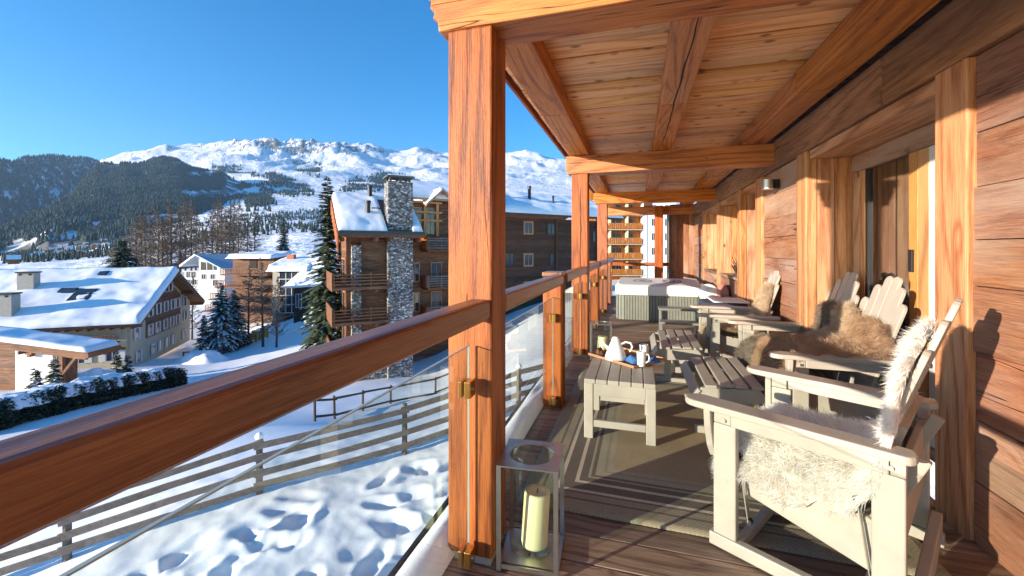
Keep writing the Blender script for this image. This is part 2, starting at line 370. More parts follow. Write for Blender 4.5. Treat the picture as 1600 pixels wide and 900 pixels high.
for k in range(300):
    a = RNG.uniform(-1.1, .35); rr = RNG.uniform(4.6, 9.5); r0, d0 = rr*math.sin(a), rr*math.cos(a); x0, y0 = camxy(r0, d0)
    th = RNG.normal(.8, .5); L, B, dp = RNG.uniform(.15,.38), RNG.uniform(.09,.18), RNG.uniform(.035,.125)
    ax = (nx-x0)*math.cos(th)+(ny-y0)*math.sin(th); ay = -(nx-x0)*math.sin(th)+(ny-y0)*math.cos(th)
    q = (ax/L)**2+(ay/B)**2; sel = q < 9
    if not sel.any(): continue
    dz[sel] += -dp*np.exp(-q[sel]**2*.9) + .16*dp*np.exp(-((np.sqrt(q[sel])-1.5)/.4)**2)
w = np.clip((14-RR[near])/4, 0, 1); GZ[near] += dz*w*np.clip((RR[near]-2)/2, 0, 1)
ter = np_mesh('snow_field', np.stack([GX, GY, GZ], -1).reshape(-1,3), grid_faces(*GX.shape), M['snow'], smooth=True)
tag(ter, kind='structure')

# mountain: photo rows of the terrain at a set of depths, per photo column
cols = np.array([-900,-300,0,100,200,270,330,400,440,490,560,605,650,700,800,900,1100,1500,2400.])
lev = {150:[430,424,424,420,413,411,410,405,402,400,405,410,410,410,406,404,402,402,402],
 420:[420,415,412,406,398,392,386,374,370,368,372,378,380,382,384,386,388,388,388],
 1000:[400,400,398,388,368,352,344,338,338,342,348,352,354,356,360,362,366,370,372],
 2000:[380,380,360,340,322,312,308,304,303,304,308,312,314,314,314,318,326,340,350],
 3200:[350,340,310,296,282,272,266,262,262,268,276,280,282,280,276,284,300,320,340],
 4400:[320,300,272,262,250,242,234,230,236,236,240,254,250,250,252,262,280,305,330],
 5000:[310,290,262,252,240,231,222,216,221,219,223,240,235,237,240,249,268,295,320],
 6200:[330,310,285,275,262,255,250,246,248,248,250,262,258,258,262,270,285,310,330]}
dl = np.array(sorted(lev)); YT = np.array([lev[d] for d in dl], float)
def mount_y(px, D):
    ld = np.log(np.clip(D, 150, 6200)); L = np.log(dl); k = np.clip(np.searchsorted(L, ld)-1, 0, len(L)-2); t = (ld-L[k])/(L[k+1]-L[k])
    rows = np.stack([np.interp(px, cols, YT[i]) for i in range(len(dl))]); idx = np.indices(px.shape)
    a = np.take_along_axis(rows, k[None], 0)[0]; b = np.take_along_axis(rows, (k+1)[None], 0)[0]
    return a+(b-a)*t
R2 = np.geomspace(165, 6300, 300)
PH2, RR2, MX, MY = polar_grid(math.radians(-62), math.radians(50), 620, R2)
D2 = RR2*np.cos(PH2); PX2 = CX+F*np.tan(PH2)
MZ = H+(HY-mount_y(PX2, D2))/F*D2
fade = np.clip((RR2-165)/500, 0, 1)
up = np.clip((RR2-2300)/1800, 0, 1)
n1 = fbm(MX/900+5, MY/900, 6, 31, True)-.62; n2 = fbm(MX/260, MY/260, 5, 57, True)-.6; n3 = fbm(MX/75, MY/75, 3, 77)-.5
MZ = MZ + fade*(n1*(RR2*.006+190*up) + n2*(RR2*.0025+38*up) + n3*(RR2*.001+3*up))
pk_ = np.exp(-((PX2-470)/120.)**2)*np.clip((RR2-3900)/700, 0, 1)
MZ = MZ + fade*pk_*(fbm(MX/170+2, MY/170, 6, 91, True)-.62)*190
def mountain_mat():
    m = NT('mountain_snow_and_rock'); g = m.n('ShaderNodeNewGeometry'); v = m.coords((.001,.001,.001), rnd=False)
    sp = m.n('ShaderNodeSeparateXYZ'); m.l(g.outputs['True Normal'], sp.inputs[0])
    ps = m.n('ShaderNodeSeparateXYZ'); m.l(g.outputs['Position'], ps.inputs[0])
    n = m.noise(v, 9, 8, .65); n2 = m.noise(v, 42, 5, .65)
    steep = m.math('SUBTRACT', m.math('MULTIPLY_ADD', n, .55, m.math('MULTIPLY', n2, .26)), m.math('MULTIPLY', sp.outputs[2], .62))
    hi = m.ramp(m.math('MULTIPLY', ps.outputs[2], .001), [(.70, 0.0), (1.15, .16)])
    rk = m.ramp(m.math('ADD', steep, hi), [(.125, 0.), (.155, 1.)])
    rock = m.mix(n2, (.12,.10,.085), (.30,.26,.22))
    m.col(m.mix(rk, (.90,.91,.94), rock)); m.rough(.7); m.b.inputs['Specular IOR Level'].default_value = .1
    m.bump(m.math('ADD', n2, m.math('MULTIPLY', n, 2.)), .8, 14.0); return m.m
M['mountain'] = mountain_mat()
tag(np_mesh('mountain', np.stack([MX,MY,MZ],-1).reshape(-1,3), grid_faces(*MX.shape), M['mountain'], smooth=True), kind='structure')

def hill(name, keys, seed, ncol=260, nrow=90):
    """keys: column -> (foot row, foot depth, crest row, crest depth)"""
    kx = np.array([k[0] for k in keys], float); T = np.array([k[1:] for k in keys], float)
    px = np.linspace(kx[0], kx[-1], ncol); fy, fd, cy, cd = [np.interp(px, kx, T[:,i]) for i in range(4)]; cy = cy+(fbm(px/28., px*0+seed, 4, seed)-.5)*11
    t = np.linspace(-.25, 1.35, nrow)[:,None]; D = fd+(cd-fd)*t; tt = np.clip(t, 0, 1)
    y = fy+(cy-fy)*np.where(t < 1, tt**.85, 1)
    Z = H+(HY-y)/F*D; Z = np.where(t < 0, Z+t*180, Z); Z = np.where(t > 1, Z-(t-1)*420, Z)
    r = (px-CX)/F*D; X = r*CT-D*ST; Y = r*ST+D*CT
    Z = Z + ((fbm(X/330, Y/330, 5, seed, True)-.6)*46+(fbm(X/90, Y/90, 3, seed+9)-.5)*16)*np.clip(t*4, 0, 1)
    edge = np.minimum(np.arange(ncol), np.arange(ncol)[::-1])/12.
    return X, Y, Z, t+0*X
M['forest_floor'] = (lambda m: (m.col(m.mix(m.ramp(m.noise(m.coords((.01,.01,.01), rnd=False), 1.6, 6, .65), [(.46, 0.), (.60, 1.)]), (.07,.075,.075), (.82,.84,.88))), m.rough(.9), m.m)[2])(NT('forest_floor'))
HILLS = [hill('forest_hill', [(-420,418,700,275,1300),(-150,416,1000,258,1600),(0,412,1500,249,2000),(70,408,1900,243,2350),(135,404,2250,247,2700),(180,398,2500,262,2900),(260,392,2600,300,2950)], 3),
         hill('forest_hill', [(-60,424,760,400,900),(0,412,850,366,1000),(40,388,880,350,1100),(75,364,900,334,1250),(120,354,1000,294,1650),(151,352,1050,253,1950),(190,348,1080,256,2050),(212,340,1100,258,2100),(240,337,1150,253,2150),(275,334,1200,251,2200),(300,332,1250,262,2300),(330,333,1400,271,2400),(380,338,1500,288,2400),(420,340,1500,308,2400),(450,342,1500,332,2300)], 13)]
forestP = []
for hx, hy, hz, ht in HILLS:
    o = np_mesh('forest_hill', np.stack([hx,hy,hz],-1).reshape(-1,3), grid_faces(*hx.shape), M['forest_floor'], smooth=True); tag(o, kind='structure')
def scatter_on(X, Y, Z, mask, n):
    idx = np.argwhere(mask[:-1,:-1]); A = np.abs(np.cross(np.stack([X[1:,:-1]-X[:-1,:-1], Y[1:,:-1]-Y[:-1,:-1]],-1), np.stack([X[:-1,1:]-X[:-1,:-1], Y[:-1,1:]-Y[:-1,:-1]],-1)))
    w = A[mask[:-1,:-1]]; k = idx[RNG.choice(len(idx), n, p=w/w.sum())]; u, v = RNG.random(n), RNG.random(n)
    def b(G): a = G[k[:,0],k[:,1]]; return a+(G[k[:,0]+1,k[:,1]]-a)*u+(G[k[:,0],k[:,1]+1]-a)*v
    return np.stack([b(X), b(Y), b(Z)], -1)
def visible_weighted(X, Y, Z, polys, n, thin=None):
    px, py, d = proj(np.stack([X,Y,Z],-1)); m = np.zeros(X.shape, bool)
    for p in polys: m |= inpoly(px+RNG.normal(0,2.5,px.shape), py+RNG.normal(0,2,px.shape), p)
    if thin is not None: m &= thin
    return scatter_on(X, Y, Z, m, n)
def far_trees(name, P, hmin, hmax, wf=.26):
    n = len(P); h = RNG.uniform(hmin, hmax, n); r = h*RNG.uniform(wf*.7, wf, n); k = 5; V = np.zeros((n, k*2+2, 3)); a0 = RNG.random(n)*6
    for j in range(k):
        a = a0+2*np.pi*j/k; jit = RNG.uniform(.7, 1.2, n)
        V[:,j] = P+np.stack([r*jit*np.cos(a), r*jit*np.sin(a), h*.06],-1)
        V[:,k+1+j] = P+np.stack([r*.62*jit*np.cos(a+.6), r*.62*jit*np.sin(a+.6), h*.42],-1)
    V[:,k] = P+np.stack([0*h,0*h,h*.66],-1); V[:,2*k+1] = P+np.stack([RNG.normal(0,.2,n),0*h,h],-1)
    f = [(j,(j+1)%k,k) for j in range(k)]+[(k+1+j,k+1+(j+1)%k,2*k+1) for j in range(k)]
    Fc = (np.array(f)[None]+(np.arange(n)*(2*k+2))[:,None,None]).reshape(-1,3)
    return tag(np_mesh(name, V.reshape(-1,3), Fc, M['needle_far']), kind='stuff')
clear1 = [[(0,300),(28,300),(26,315),(6,313)],[(74,295),(92,297),(92,308),(76,306)],[(78,315),(104,313),(106,328),(84,335)]]
for i, (hx, hy, hz, ht) in enumerate(HILLS):
    px, py, d = proj(np.stack([hx,hy,hz],-1)); ok = (ht > (-.24 if i == 0 else -.03)) & (ht < 1.08)
    for p in clear1: ok &= ~inpoly(px, py, p)
    if i == 1:
        for p in [[(205,318),(280,312),(285,340),(205,342)],[(115,332),(190,330),(205,352),(110,362)]]: ok &= ~(inpoly(px, py, p) & (fbm(hx/60, hy/60, 3, 5) > .52))
        ok = (ht > -.25) & (ht < 1.08) & (fbm(hx/38, hy/38, 3, 41) > np.where(ht < .02, .47, .36))
        for p in [[(282,298),(350,297),(402,294),(450,308),(450,322),(402,309),(350,308),(300,312),(282,308)],[(284,268),(305,272),(330,266),(330,274),(300,280)],[(350,276),(380,282),(360,300),(345,298)],[(352,316),(376,310),(374,334),(350,334)],[(430,300),(452,300),(452,345),(430,345)]]: ok &= ~inpoly(px+(fbm(px/9,py/9,3,2)-.5)*18, py+(fbm(px/9,py/9,3,6)-.5)*9, p)
        ok &= ~((py > 345+30*(px < 70)) & (fbm(hx/45, hy/45, 3, 8) > .55))
    far_trees('forest', scatter_on(hx, hy, hz, ok, 21000 if i else 25000), 10, 21, .30)
mm = RR2 < 4600
mtn_polys = [[(283,262),(300,268),(327,272),(352,278),(352,298),(300,300),(283,290)],[(327,262),(365,260),(403,276),(405,292),(360,296),(330,284)],[(398,282),(420,272),(445,278),(488,298),(486,306),(410,304)],[(455,254),(480,253),(500,260),(498,278),(470,272)],[(378,307),(405,304),(428,312),(428,328),(385,330)],
             [(530,292),(560,280),(600,270),(650,283),(655,290),(600,296),(535,299)],[(290,300),(340,304),(345,328),(290,328)],[(600,330),(690,320),(690,345),(600,345)]]
far_trees('treeline_forest', visible_weighted(MX, MY, MZ, mtn_polys, 7500, mm & (fbm(MX/120, MY/120, 3, 14) > .42)), 10, 21, .32)
val_polys = [[(60,365),(180,345),(230,350),(230,408),(0,416),(0,400)],[(430,330),(520,325),(520,400),(430,395)],[(230,330),(430,335),(430,400),(230,405)]]
far_trees('valley_trees', visible_weighted(MX, MY, MZ, val_polys, 3600, (RR2 > 520) & (fbm(MX/70, MY/70, 3, 4) > .47)), 5, 10)
# ------------------------------------------------------------------ trees, hedge, fences
def rnd_dir(a, tilt): return Vector((math.cos(a)*math.cos(tilt), math.sin(a)*math.cos(tilt), math.sin(tilt)))
def quad_soup(name, Q, mat, parent): 
    Q = np.asarray(Q, np.float32); n = len(Q)
    return np_mesh(name, Q.reshape(-1,3), np.arange(n*4).reshape(-1,4), mat, parent)
def spruce(label, loc, h, r, group=None, snow=.25, dens=1.0, base=.06, name='spruce_tree', cat='tree', power=.85, droop=.28):
    t = thing(name, label, cat, loc, random.random()*6, group)
    MB().tube([(0,0,-.6),(0,0,h*.5),(0,0,h*.98)], [h*.016+.03, h*.010, .012], 7).build('trunk', M['bark'], t, smooth=True)
    Q = []; SQ = []; tiers = int(max(12, min(64, h*3.3*dens))); 
    for i in range(tiers):
        f = (i+random.random()*.6)/tiers; z = h*(base+(1-base)*f); R = r*(1-f)**power*random.uniform(.82,1.1)+.06
        for j in range(int(9+R*3)):
            if random.random() < .1: continue
            a = random.random()*6.283; L = R*random.uniform(.7,1.12); til = .32-.55*(1-f)
            n = max(2, int(L/(.22/dens))); p0 = Vector((0,0,z+random.uniform(-.5,.5)*h/tiers*1.6)); d = rnd_dir(a, til+random.uniform(-.12,.12)); sd = Vector((-d.y, d.x, 0)).normalized()
            for k in range(n):
                s0 = (k+.15)/n; s1 = min(1.08, (k+1.5)/n); dr = -droop*L*s0*s0; dr1 = -droop*L*s1*s1
                A = p0+d*(L*s0)+Vector((0,0,dr)); B = p0+d*(L*s1)+Vector((0,0,dr1)); wd = (.20+.24*L*(1-s0)*.55)*random.uniform(.7,1.25)
                for sg in (-1, 1):
                    C = A+sd*sg*wd+d*wd*.9+Vector((0,0,-wd*random.uniform(.1,.7)))
                    E_ = A+sd*sg*wd*.35+Vector((0,0,-wd*.25))
                    Q.append((A, E_, C, B))
                    if random.random() < snow:
                        u = Vector((0,0,.03)); SQ.append((A+u, A+sd*sg*wd*.5+u, A+sd*sg*wd*.8+d*wd*.6+u*.5, B+u))
    quad_soup('crown', [[tuple(v) for v in q] for q in Q], M['needle'], t)
    if SQ: tag(quad_soup('branch_snow', [[tuple(v) for v in q] for q in SQ], M['tree_snow'], t), kind='stuff')
    return t
def bare_tree(label, loc, h, spread, group=None, name='larch_tree', trunk=.011, lo=.3, nb=70, twigs=7, mat='twig', up=.25):
    t = thing(name, label, 'tree', loc, random.random()*6, group)
    lean = (random.uniform(-.02,.02)*h, random.uniform(-.02,.02)*h)
    MB().tube([(0,0,-.5),(lean[0]*.4,lean[1]*.4,h*.5),(lean[0],lean[1],h)], [h*trunk+.05, h*trunk*.7, .02], 6).build('trunk', M['bark'], t, smooth=True)
    c = MB()
    for i in range(nb):
        f = lo+(1-lo)*(i/nb)**1.0; z = h*f; L = spread*(math.sin(math.pi*min(1, (f-lo)/(1-lo)*.8+.25)))*random.uniform(.4,1.1); a = random.random()*6.283
        d = rnd_dir(a, up+random.uniform(-.35,.3)); p = Vector((lean[0]*f, lean[1]*f, z)); e = p+d*L
        c.tube([p, p+d*L*.5+Vector((0,0,-.02*L)), e], [.035+.006*L, .025, .01], 3, False)
        for k in range(twigs):
            q = p+d*L*random.uniform(.2,1); dd = (d+rnd_dir(random.random()*6.283, random.uniform(-.6,.6))*1.1).normalized(); l2 = random.uniform(.2,.55)*(.5+.28*L)
            c.tube([q, q+dd*l2+Vector((0,0,-.1*l2))], [.036,.02], 3, False)
    c.build('crown', M[mat], t); return t
ORD = 'leftmost second third fourth fifth sixth seventh eighth ninth tenth eleventh twelfth thirteenth fourteenth fifteenth sixteenth seventeenth eighteenth nineteenth twentieth twenty-first rightmost'.split()
def on_ground(x, y, d, sink=.1): p = at(x, y, d); return (p.x, p.y, gz(p.x, p.y)-sink)
def put_h(px, ytop, d): 
    p = on_ground(px, 500, d); return p, (H+(HY-ytop)/F*d)-p[2]
p, h = put_h(512, 277, 37); spruce('tall green spruce rising beside the stone chimney chalet', p, h, 2.7, snow=.05, dens=1.3, base=.03, power=.62)
p, h = put_h(192, 372, 95); spruce('dark spruce behind the ridge of the long snowy roof', p, h, 6.0, snow=.08, base=.02, power=.6)
p, h = put_h(443, 338, 130); spruce('lone grey green fir on the snow left of the tall spruce', p, h, 3.4, snow=.3, base=.04)
p, h = put_h(345, 440, 63); spruce('snow laden fir with wide skirts right of the long roofed chalet', p, h, 3.0, snow=.85, base=.02, name='snowy_fir', power=.7)
p, h = put_h(366, 452, 66); spruce('smaller snow laden fir close behind the wide snowy fir', p, h, 2.8, snow=.85, base=.02, name='snowy_fir', power=.7)
p, h = put_h(318, 492, 61); spruce('lowest snow laden fir on the left of the snowy pair', p, h, 1.5, snow=.85, base=.02, name='snowy_fir', power=.7)
for px, yt, d, lb in ((55,575,33.0,'little young spruce in front of the white wall'), (84,560,34.5,'young spruce at the corner post of the low brown roof'), (182,548,44,'young spruce in front of the cream chalet wall'), (200,556,43,'shortest young spruce in front of the cream chalet wall')):
    p, h = put_h(px, yt, d); spruce(lb, p, max(h, 1.3), max(.5, h*.32), snow=.25, base=.02, name='young_spruce')
lar = []
for i, (px, yt, d) in enumerate([(213,335,108),(222,326,112),(236,322,115),(248,318,108),(262,330,118),(268,312,110),(281,318,116),(290,309,112),(299,308,108),(318,352,100),(331,318,116),(338,308,108),(346,305,112),(358,310,118),(364,306,110),(372,303,108),(398,322,112),(386,345,120),(255,340,104),(228,345,104),(306,330,122),(352,330,104)]):
    p, h = put_h(px, yt, d)
    if i < 4: o = bare_tree('x', p, 18, 3.8, 'bare larches behind the chalets', nb=170, twigs=13, lo=.16); lar.append(o); o.scale = (1, 1, h/18)
    else: o = copy_tree(lar[i % 4]); o.location = p; o.scale = (random.uniform(.75,1.15),)*2+(h/18,); o.rotation_euler.z = random.random()*6
for o in [c for c in COL.objects if c.get('group') == 'bare larches behind the chalets']: o['px'] = float(proj(np.array(o.location))[0])
for k, o in enumerate(sorted([c for c in COL.objects if c.get('group') == 'bare larches behind the chalets'], key=lambda c: c['px'])):
    o['label'] = 'bare brown larch, %s%s in the row behind the chalets' % (ORD[k], '' if k in (0, 21) else ' from the left'); del o['px']
for i, (px, yt, d, sp, lb) in enumerate([(411,402,62,2.6,'bare birch with a pale slim trunk before the terraced house'),(432,432,60,2.4,'low bare tree left of the glazed house'),(388,415,66,2.6,'bushy bare tree in front of the wooden terrace'),(300,432,72,2.2,'bare shrub tree beside the gable of the long chalet'),(283,395,120,2.0,'thin bare tree beside the far blue roofed house')]):
    p, h = put_h(px, yt, d); bare_tree(lb, p, h, sp, name='bare_tree', lo=.15, nb=90, twigs=11, up=.55)

def fence(label, pts, hgt, rails, mat, post=.11, rh=.10, group=None, snowcap=False):
    a = Vector(pts[0]); t = thing('rail_fence', label, 'fence', tuple(a)); L = [Vector(p)-a for p in pts]
    for i, p in enumerate(L):
        tw = random.uniform(-.03,.03)
        MB().tube([p+Vector((0,0,-.4)), p+Vector((tw,tw,hgt+.10))], [post*.62, post*.55], 8).build('post', mat['z'], t, bevel=.01)
        if snowcap and random.random() < .75:
            MB().lathe([(0,.11),(.05,.10),(.085,.05),(.08,0),(0,-.01)], 10, Matrix.Translation(p+Vector((tw,tw,hgt+.09)))).build('snow_cap', M['snow'], t, smooth=True)
    for i in range(len(L)-1):
        for k in range(rails):
            z = hgt*(.18+.80*k/(rails-1)); o = (.075 if k % 2 else .07)
            d = (L[i+1]-L[i]).normalized(); n = Vector((d.y,-d.x,0))*o; j = [random.uniform(-.045,.045) for _ in range(2)]
            u = Vector((0,0,1)); A = L[i]-d*.09+n+u*(z+j[0]); B = L[i+1]+d*.09+n+u*(z+j[1]); C = (A+B)/2+u*random.uniform(-.04,.02)
            b = MB().bar(A, C, .05, rh); b.bar(C-d*.01+n*.02, B, .05, rh*.95); b.build('rail', mat['x'], t, bevel=.008)
    return t
def gpt(x, y): return (x, y, gz(x, y))
f0 = Vector((-11.6, 3.15)); f1 = Vector((.6, 13.7)); n = 6
dirf = (Vector((-5.2,8.67))-Vector((-7.42,6.76))); 
fence('grey weathered four rail fence across the trodden snow below the balcony', [gpt(-7.42+dirf.x*k, 6.76+dirf.y*k) for k in range(-3, 5)], 1.06, 4, GREYW, snowcap=True, rh=.125)
fence('dark two rail fence on the far side of the snowy lane', [(lambda v: (v.x, v.y, gz(v.x, v.y)))(at(*q)) for q in ((492,640,20),(523,654,21),(567,643,23.3),(610,632,25),(680,620,26.5),(740,610,28))], 1.05, 2, {'x':M['bark'],'z':M['bark']}, rh=.11)
fence('low brown fence beside the snowy path near the firs', [(lambda v: (v.x, v.y, gz(v.x, v.y)))(at(*q)) for q in ((286,552,56),(316,552,57.5),(342,547,60),(372,538,63),(400,527,67),(430,517,71),(462,511,74),(495,507,77))], 1.1, 2, CHAL, post=.16, rh=.14)
# hedge with a blanket of snow
def hedge():
    A = at(-60,668,23); B = at(284,592,41); n = 220; t = thing('hedge', 'long dark green hedge under a thick blanket of snow', 'hedge', (A.x, A.y, gz(A.x, A.y)))
    d = Vector((B.x-A.x, B.y-A.y, 0)); L = d.length; d.normalize(); s = Vector((d.y,-d.x,0))          # s: towards the camera
    Q = []
    for i in range(11000):
        u = random.random()*L; c = random.uniform(-1.0, .75); v = random.random(); bul = .2*math.sin(u*1.7)+.15*math.sin(u*4.1)
        if v > .9 and random.random() < .5: continue
        q = A+d*u; base = gz(q.x+s.x*c, q.y+s.y*c); z = base+v*(1.75+bul*.6) 
        c2 = .55+bul*.5-.35*(v-.4)**2*2+random.uniform(-.22,.2)
        p = Vector((q.x,q.y,0))+s*(c2 if random.random() < .75 else c); p.z = z
        a = rnd_dir(random.random()*6.28, random.uniform(-.9,.9))*random.uniform(.08,.17); b = rnd_dir(random.random()*6.28, random.uniform(-.9,.9))*random.uniform(.05,.10)
        Q.append([tuple(p-t.location-a), tuple(p-t.location+b), tuple(p-t.location+a), tuple(p-t.location-b)])
    quad_soup('foliage', Q, M['leaf'], t)
    m = 26; U = np.linspace(-.5, L+.3, n); C = np.linspace(-3.0, .60, m); UU, CC = np.meshgrid(U, C, indexing='ij')
    X = A.x+d.x*UU+s.x*CC; Y = A.y+d.y*UU+s.y*CC; G = ground(X, Y); f = (CC+3.0)/3.6
    top = 1.55+.6*fbm(UU*.5, CC*.6, 4, 9)+.25*(fbm(UU*1.7, CC*1.5, 3, 19)-.5); prof = np.clip(f*2.6, 0, 1)**.6*np.where(f > .88, 1-.42*((f-.88)/.12)**2, 1)
    wob = (fbm(UU*1.3, UU*0, 3, 29)-.5)*.9*np.clip((f-.7)/.3, 0, 1); X = X+s.x*wob; Y = Y+s.y*wob
    Zt = G-.1+top*prof*np.clip((UU+.5)/1.0, 0, 1)**.5*np.clip((L+.3-UU)/1.2, .0, 1)**.5
    V = np.stack([X-t.location.x, Y-t.location.y, Zt-t.location.z], -1)
    np_mesh('snow_blanket', V.reshape(-1,3), grid_faces(n, m), M['snow'], t, smooth=True)
hedge()
# snow heaps by the path
def heap(px, py, d, r, h, lb):
    p = at(px, py, d); n = 26; a = np.linspace(-1,1,n); A_, B_ = np.meshgrid(a*r*1.5, a*r); q = np.sqrt((A_/(r*1.5))**2+(B_/r)**2)
    x = p.x+A_; y = p.y+B_; z = ground(x,y)-.15+np.clip(1-q**2,0,1)*h*(.5+fbm(x*1.2,y*1.2,4,2))
    o = np_mesh('snow_heap', np.stack([A_,B_,z-p.z],-1).reshape(-1,3), grid_faces(n,n), M['snow'], smooth=True); o.location = p; tag(o, lb, 'snow heap')
heap(315,540,55,2.6,1.5,'rough heap of cleared snow beside the path fence'); heap(470,515,72,4,1.2,'broad mound of cleared snow before the glazed house'); heap(155,556,41,2.0,1.5,'snow heap against the cream chalet wall')

# ------------------------------------------------------------------ neighbouring chalets
def along(P0, rz):
    """distance along a facade that starts at P0 and runs at angle rz, for a photo column; and the depth there"""
    dr, dd = math.cos(rz)*CT+math.sin(rz)*ST, -math.cos(rz)*ST+math.sin(rz)*CT; r0, d0 = P0.x*CT+P0.y*ST, -P0.x*ST+P0.y*CT
    X = lambda px: (((px-CX)/F)*d0-r0)/(dr-((px-CX)/F)*dd)
    return X, (lambda px: d0+dd*X(px))
def window(P, x0, x1, z0, z1, y=0, fr=.07, shutters=False, dep=.08, frame='jamb', mull=True, glass='dark_glass', sh='shutter'):
    """window on a facade in the local plane y (outside is -y)"""
    fm = JAMB['z'] if frame == 'jamb' else M[frame]
    b = MB().box(x0-fr, x0, y-dep, y+.03, z0-fr, z1+fr).box(x1, x1+fr, y-dep, y+.03, z0-fr, z1+fr).box(x0, x1, y-dep, y+.03, z1, z1+fr).box(x0, x1, y-dep, y+.03, z0-fr, z0)
    if mull: b.box((x0+x1)/2-.025, (x0+x1)/2+.025, y-dep*.7, y+.03, z0, z1)
    w = b.build('window', fm, P); MB().box(x0, x1, y-.02, y+.02, z0, z1).build('pane', M[glass], w)
    if shutters:
        k = (x1-x0)*.55
        for a, c in ((x0-fr-k, x0-fr-.01), (x1+fr+.01, x1+fr+k)): MB().box(a, c, y-.09, y-.015, z0-.03, z1+.03).build('shutter', M[sh], w)
    return w
def snow_slab(name, corners, thick, parent, nu=40, nv=24, lump=.18, mat=None, overhang=.2):
    """corners: eave-left, eave-right, ridge-right, ridge-left of the roof plane; a soft edged blanket of snow on it"""
    a, b, c, d = [np.array(p, float) for p in corners]; u = np.linspace(0,1,nu); v = np.linspace(0,1,nv); UU, VV = np.meshgrid(u, v, indexing='ij')
    UU3, VV3 = UU[...,None], VV[...,None]; P = (a*(1-UU3)+b*UU3)*(1-VV3)+(d*(1-UU3)+c*UU3)*VV3
    Lu = np.linalg.norm(b-a); Lv = np.linalg.norm(d-a)
    e = np.minimum(np.minimum(UU, 1-UU)*Lu, VV*Lv)/.45; rnd = np.sqrt(np.clip(1-(1-np.clip(e,0,1))**2, 0, 1))
    n = fbm(P[...,0]*.45+7, P[...,1]*.45+P[...,2]*.2, 4, 5); t = thick*(.7+.3*rnd)*(1+lump*4*(n-.5)); t = np.where(e <= 0, thick*.12, t)
    out = P.copy(); out[...,2] += t
    dv = (a-d)/max(Lv,1e-6); wob = (fbm(UU*Lu*.8, UU*0+3, 3, 8)-.35)*overhang*np.clip(1-VV*Lv/1.0,0,1); out += dv*wob[...,None]
    V = np.concatenate([out.reshape(-1,3), P.reshape(-1,3)+[0,0,.004]]); f = grid_faces(nu, nv); k = nu*nv; idx = np.arange(k).reshape(nu, nv)
    ring = np.concatenate([idx[:,0], idx[-1,1:], idx[-2::-1,-1], idx[0,-2:0:-1]]); r2 = np.roll(ring, -1)
    side = np.stack([ring, r2, r2+k, ring+k], 1)
    return np_mesh(name, V, np.concatenate([f[:,::-1], side[:,::-1]]), mat or M['roof_snow'], parent, smooth=True)
def boards(P, name, mat, x0, x1, y0, y1, z0, z1, hgt, jit=.012):
    """horizontal boards one above the other on a facade"""
    z = z0; k = 0
    while z < z1-.02:
        e = min(z1, z+hgt*random.uniform(.85,1.15)); d = random.uniform(0, jit)
        timber(name, x0, x1, y0-d, y1, z+.006, e-.006, mat, P, 0); z = e

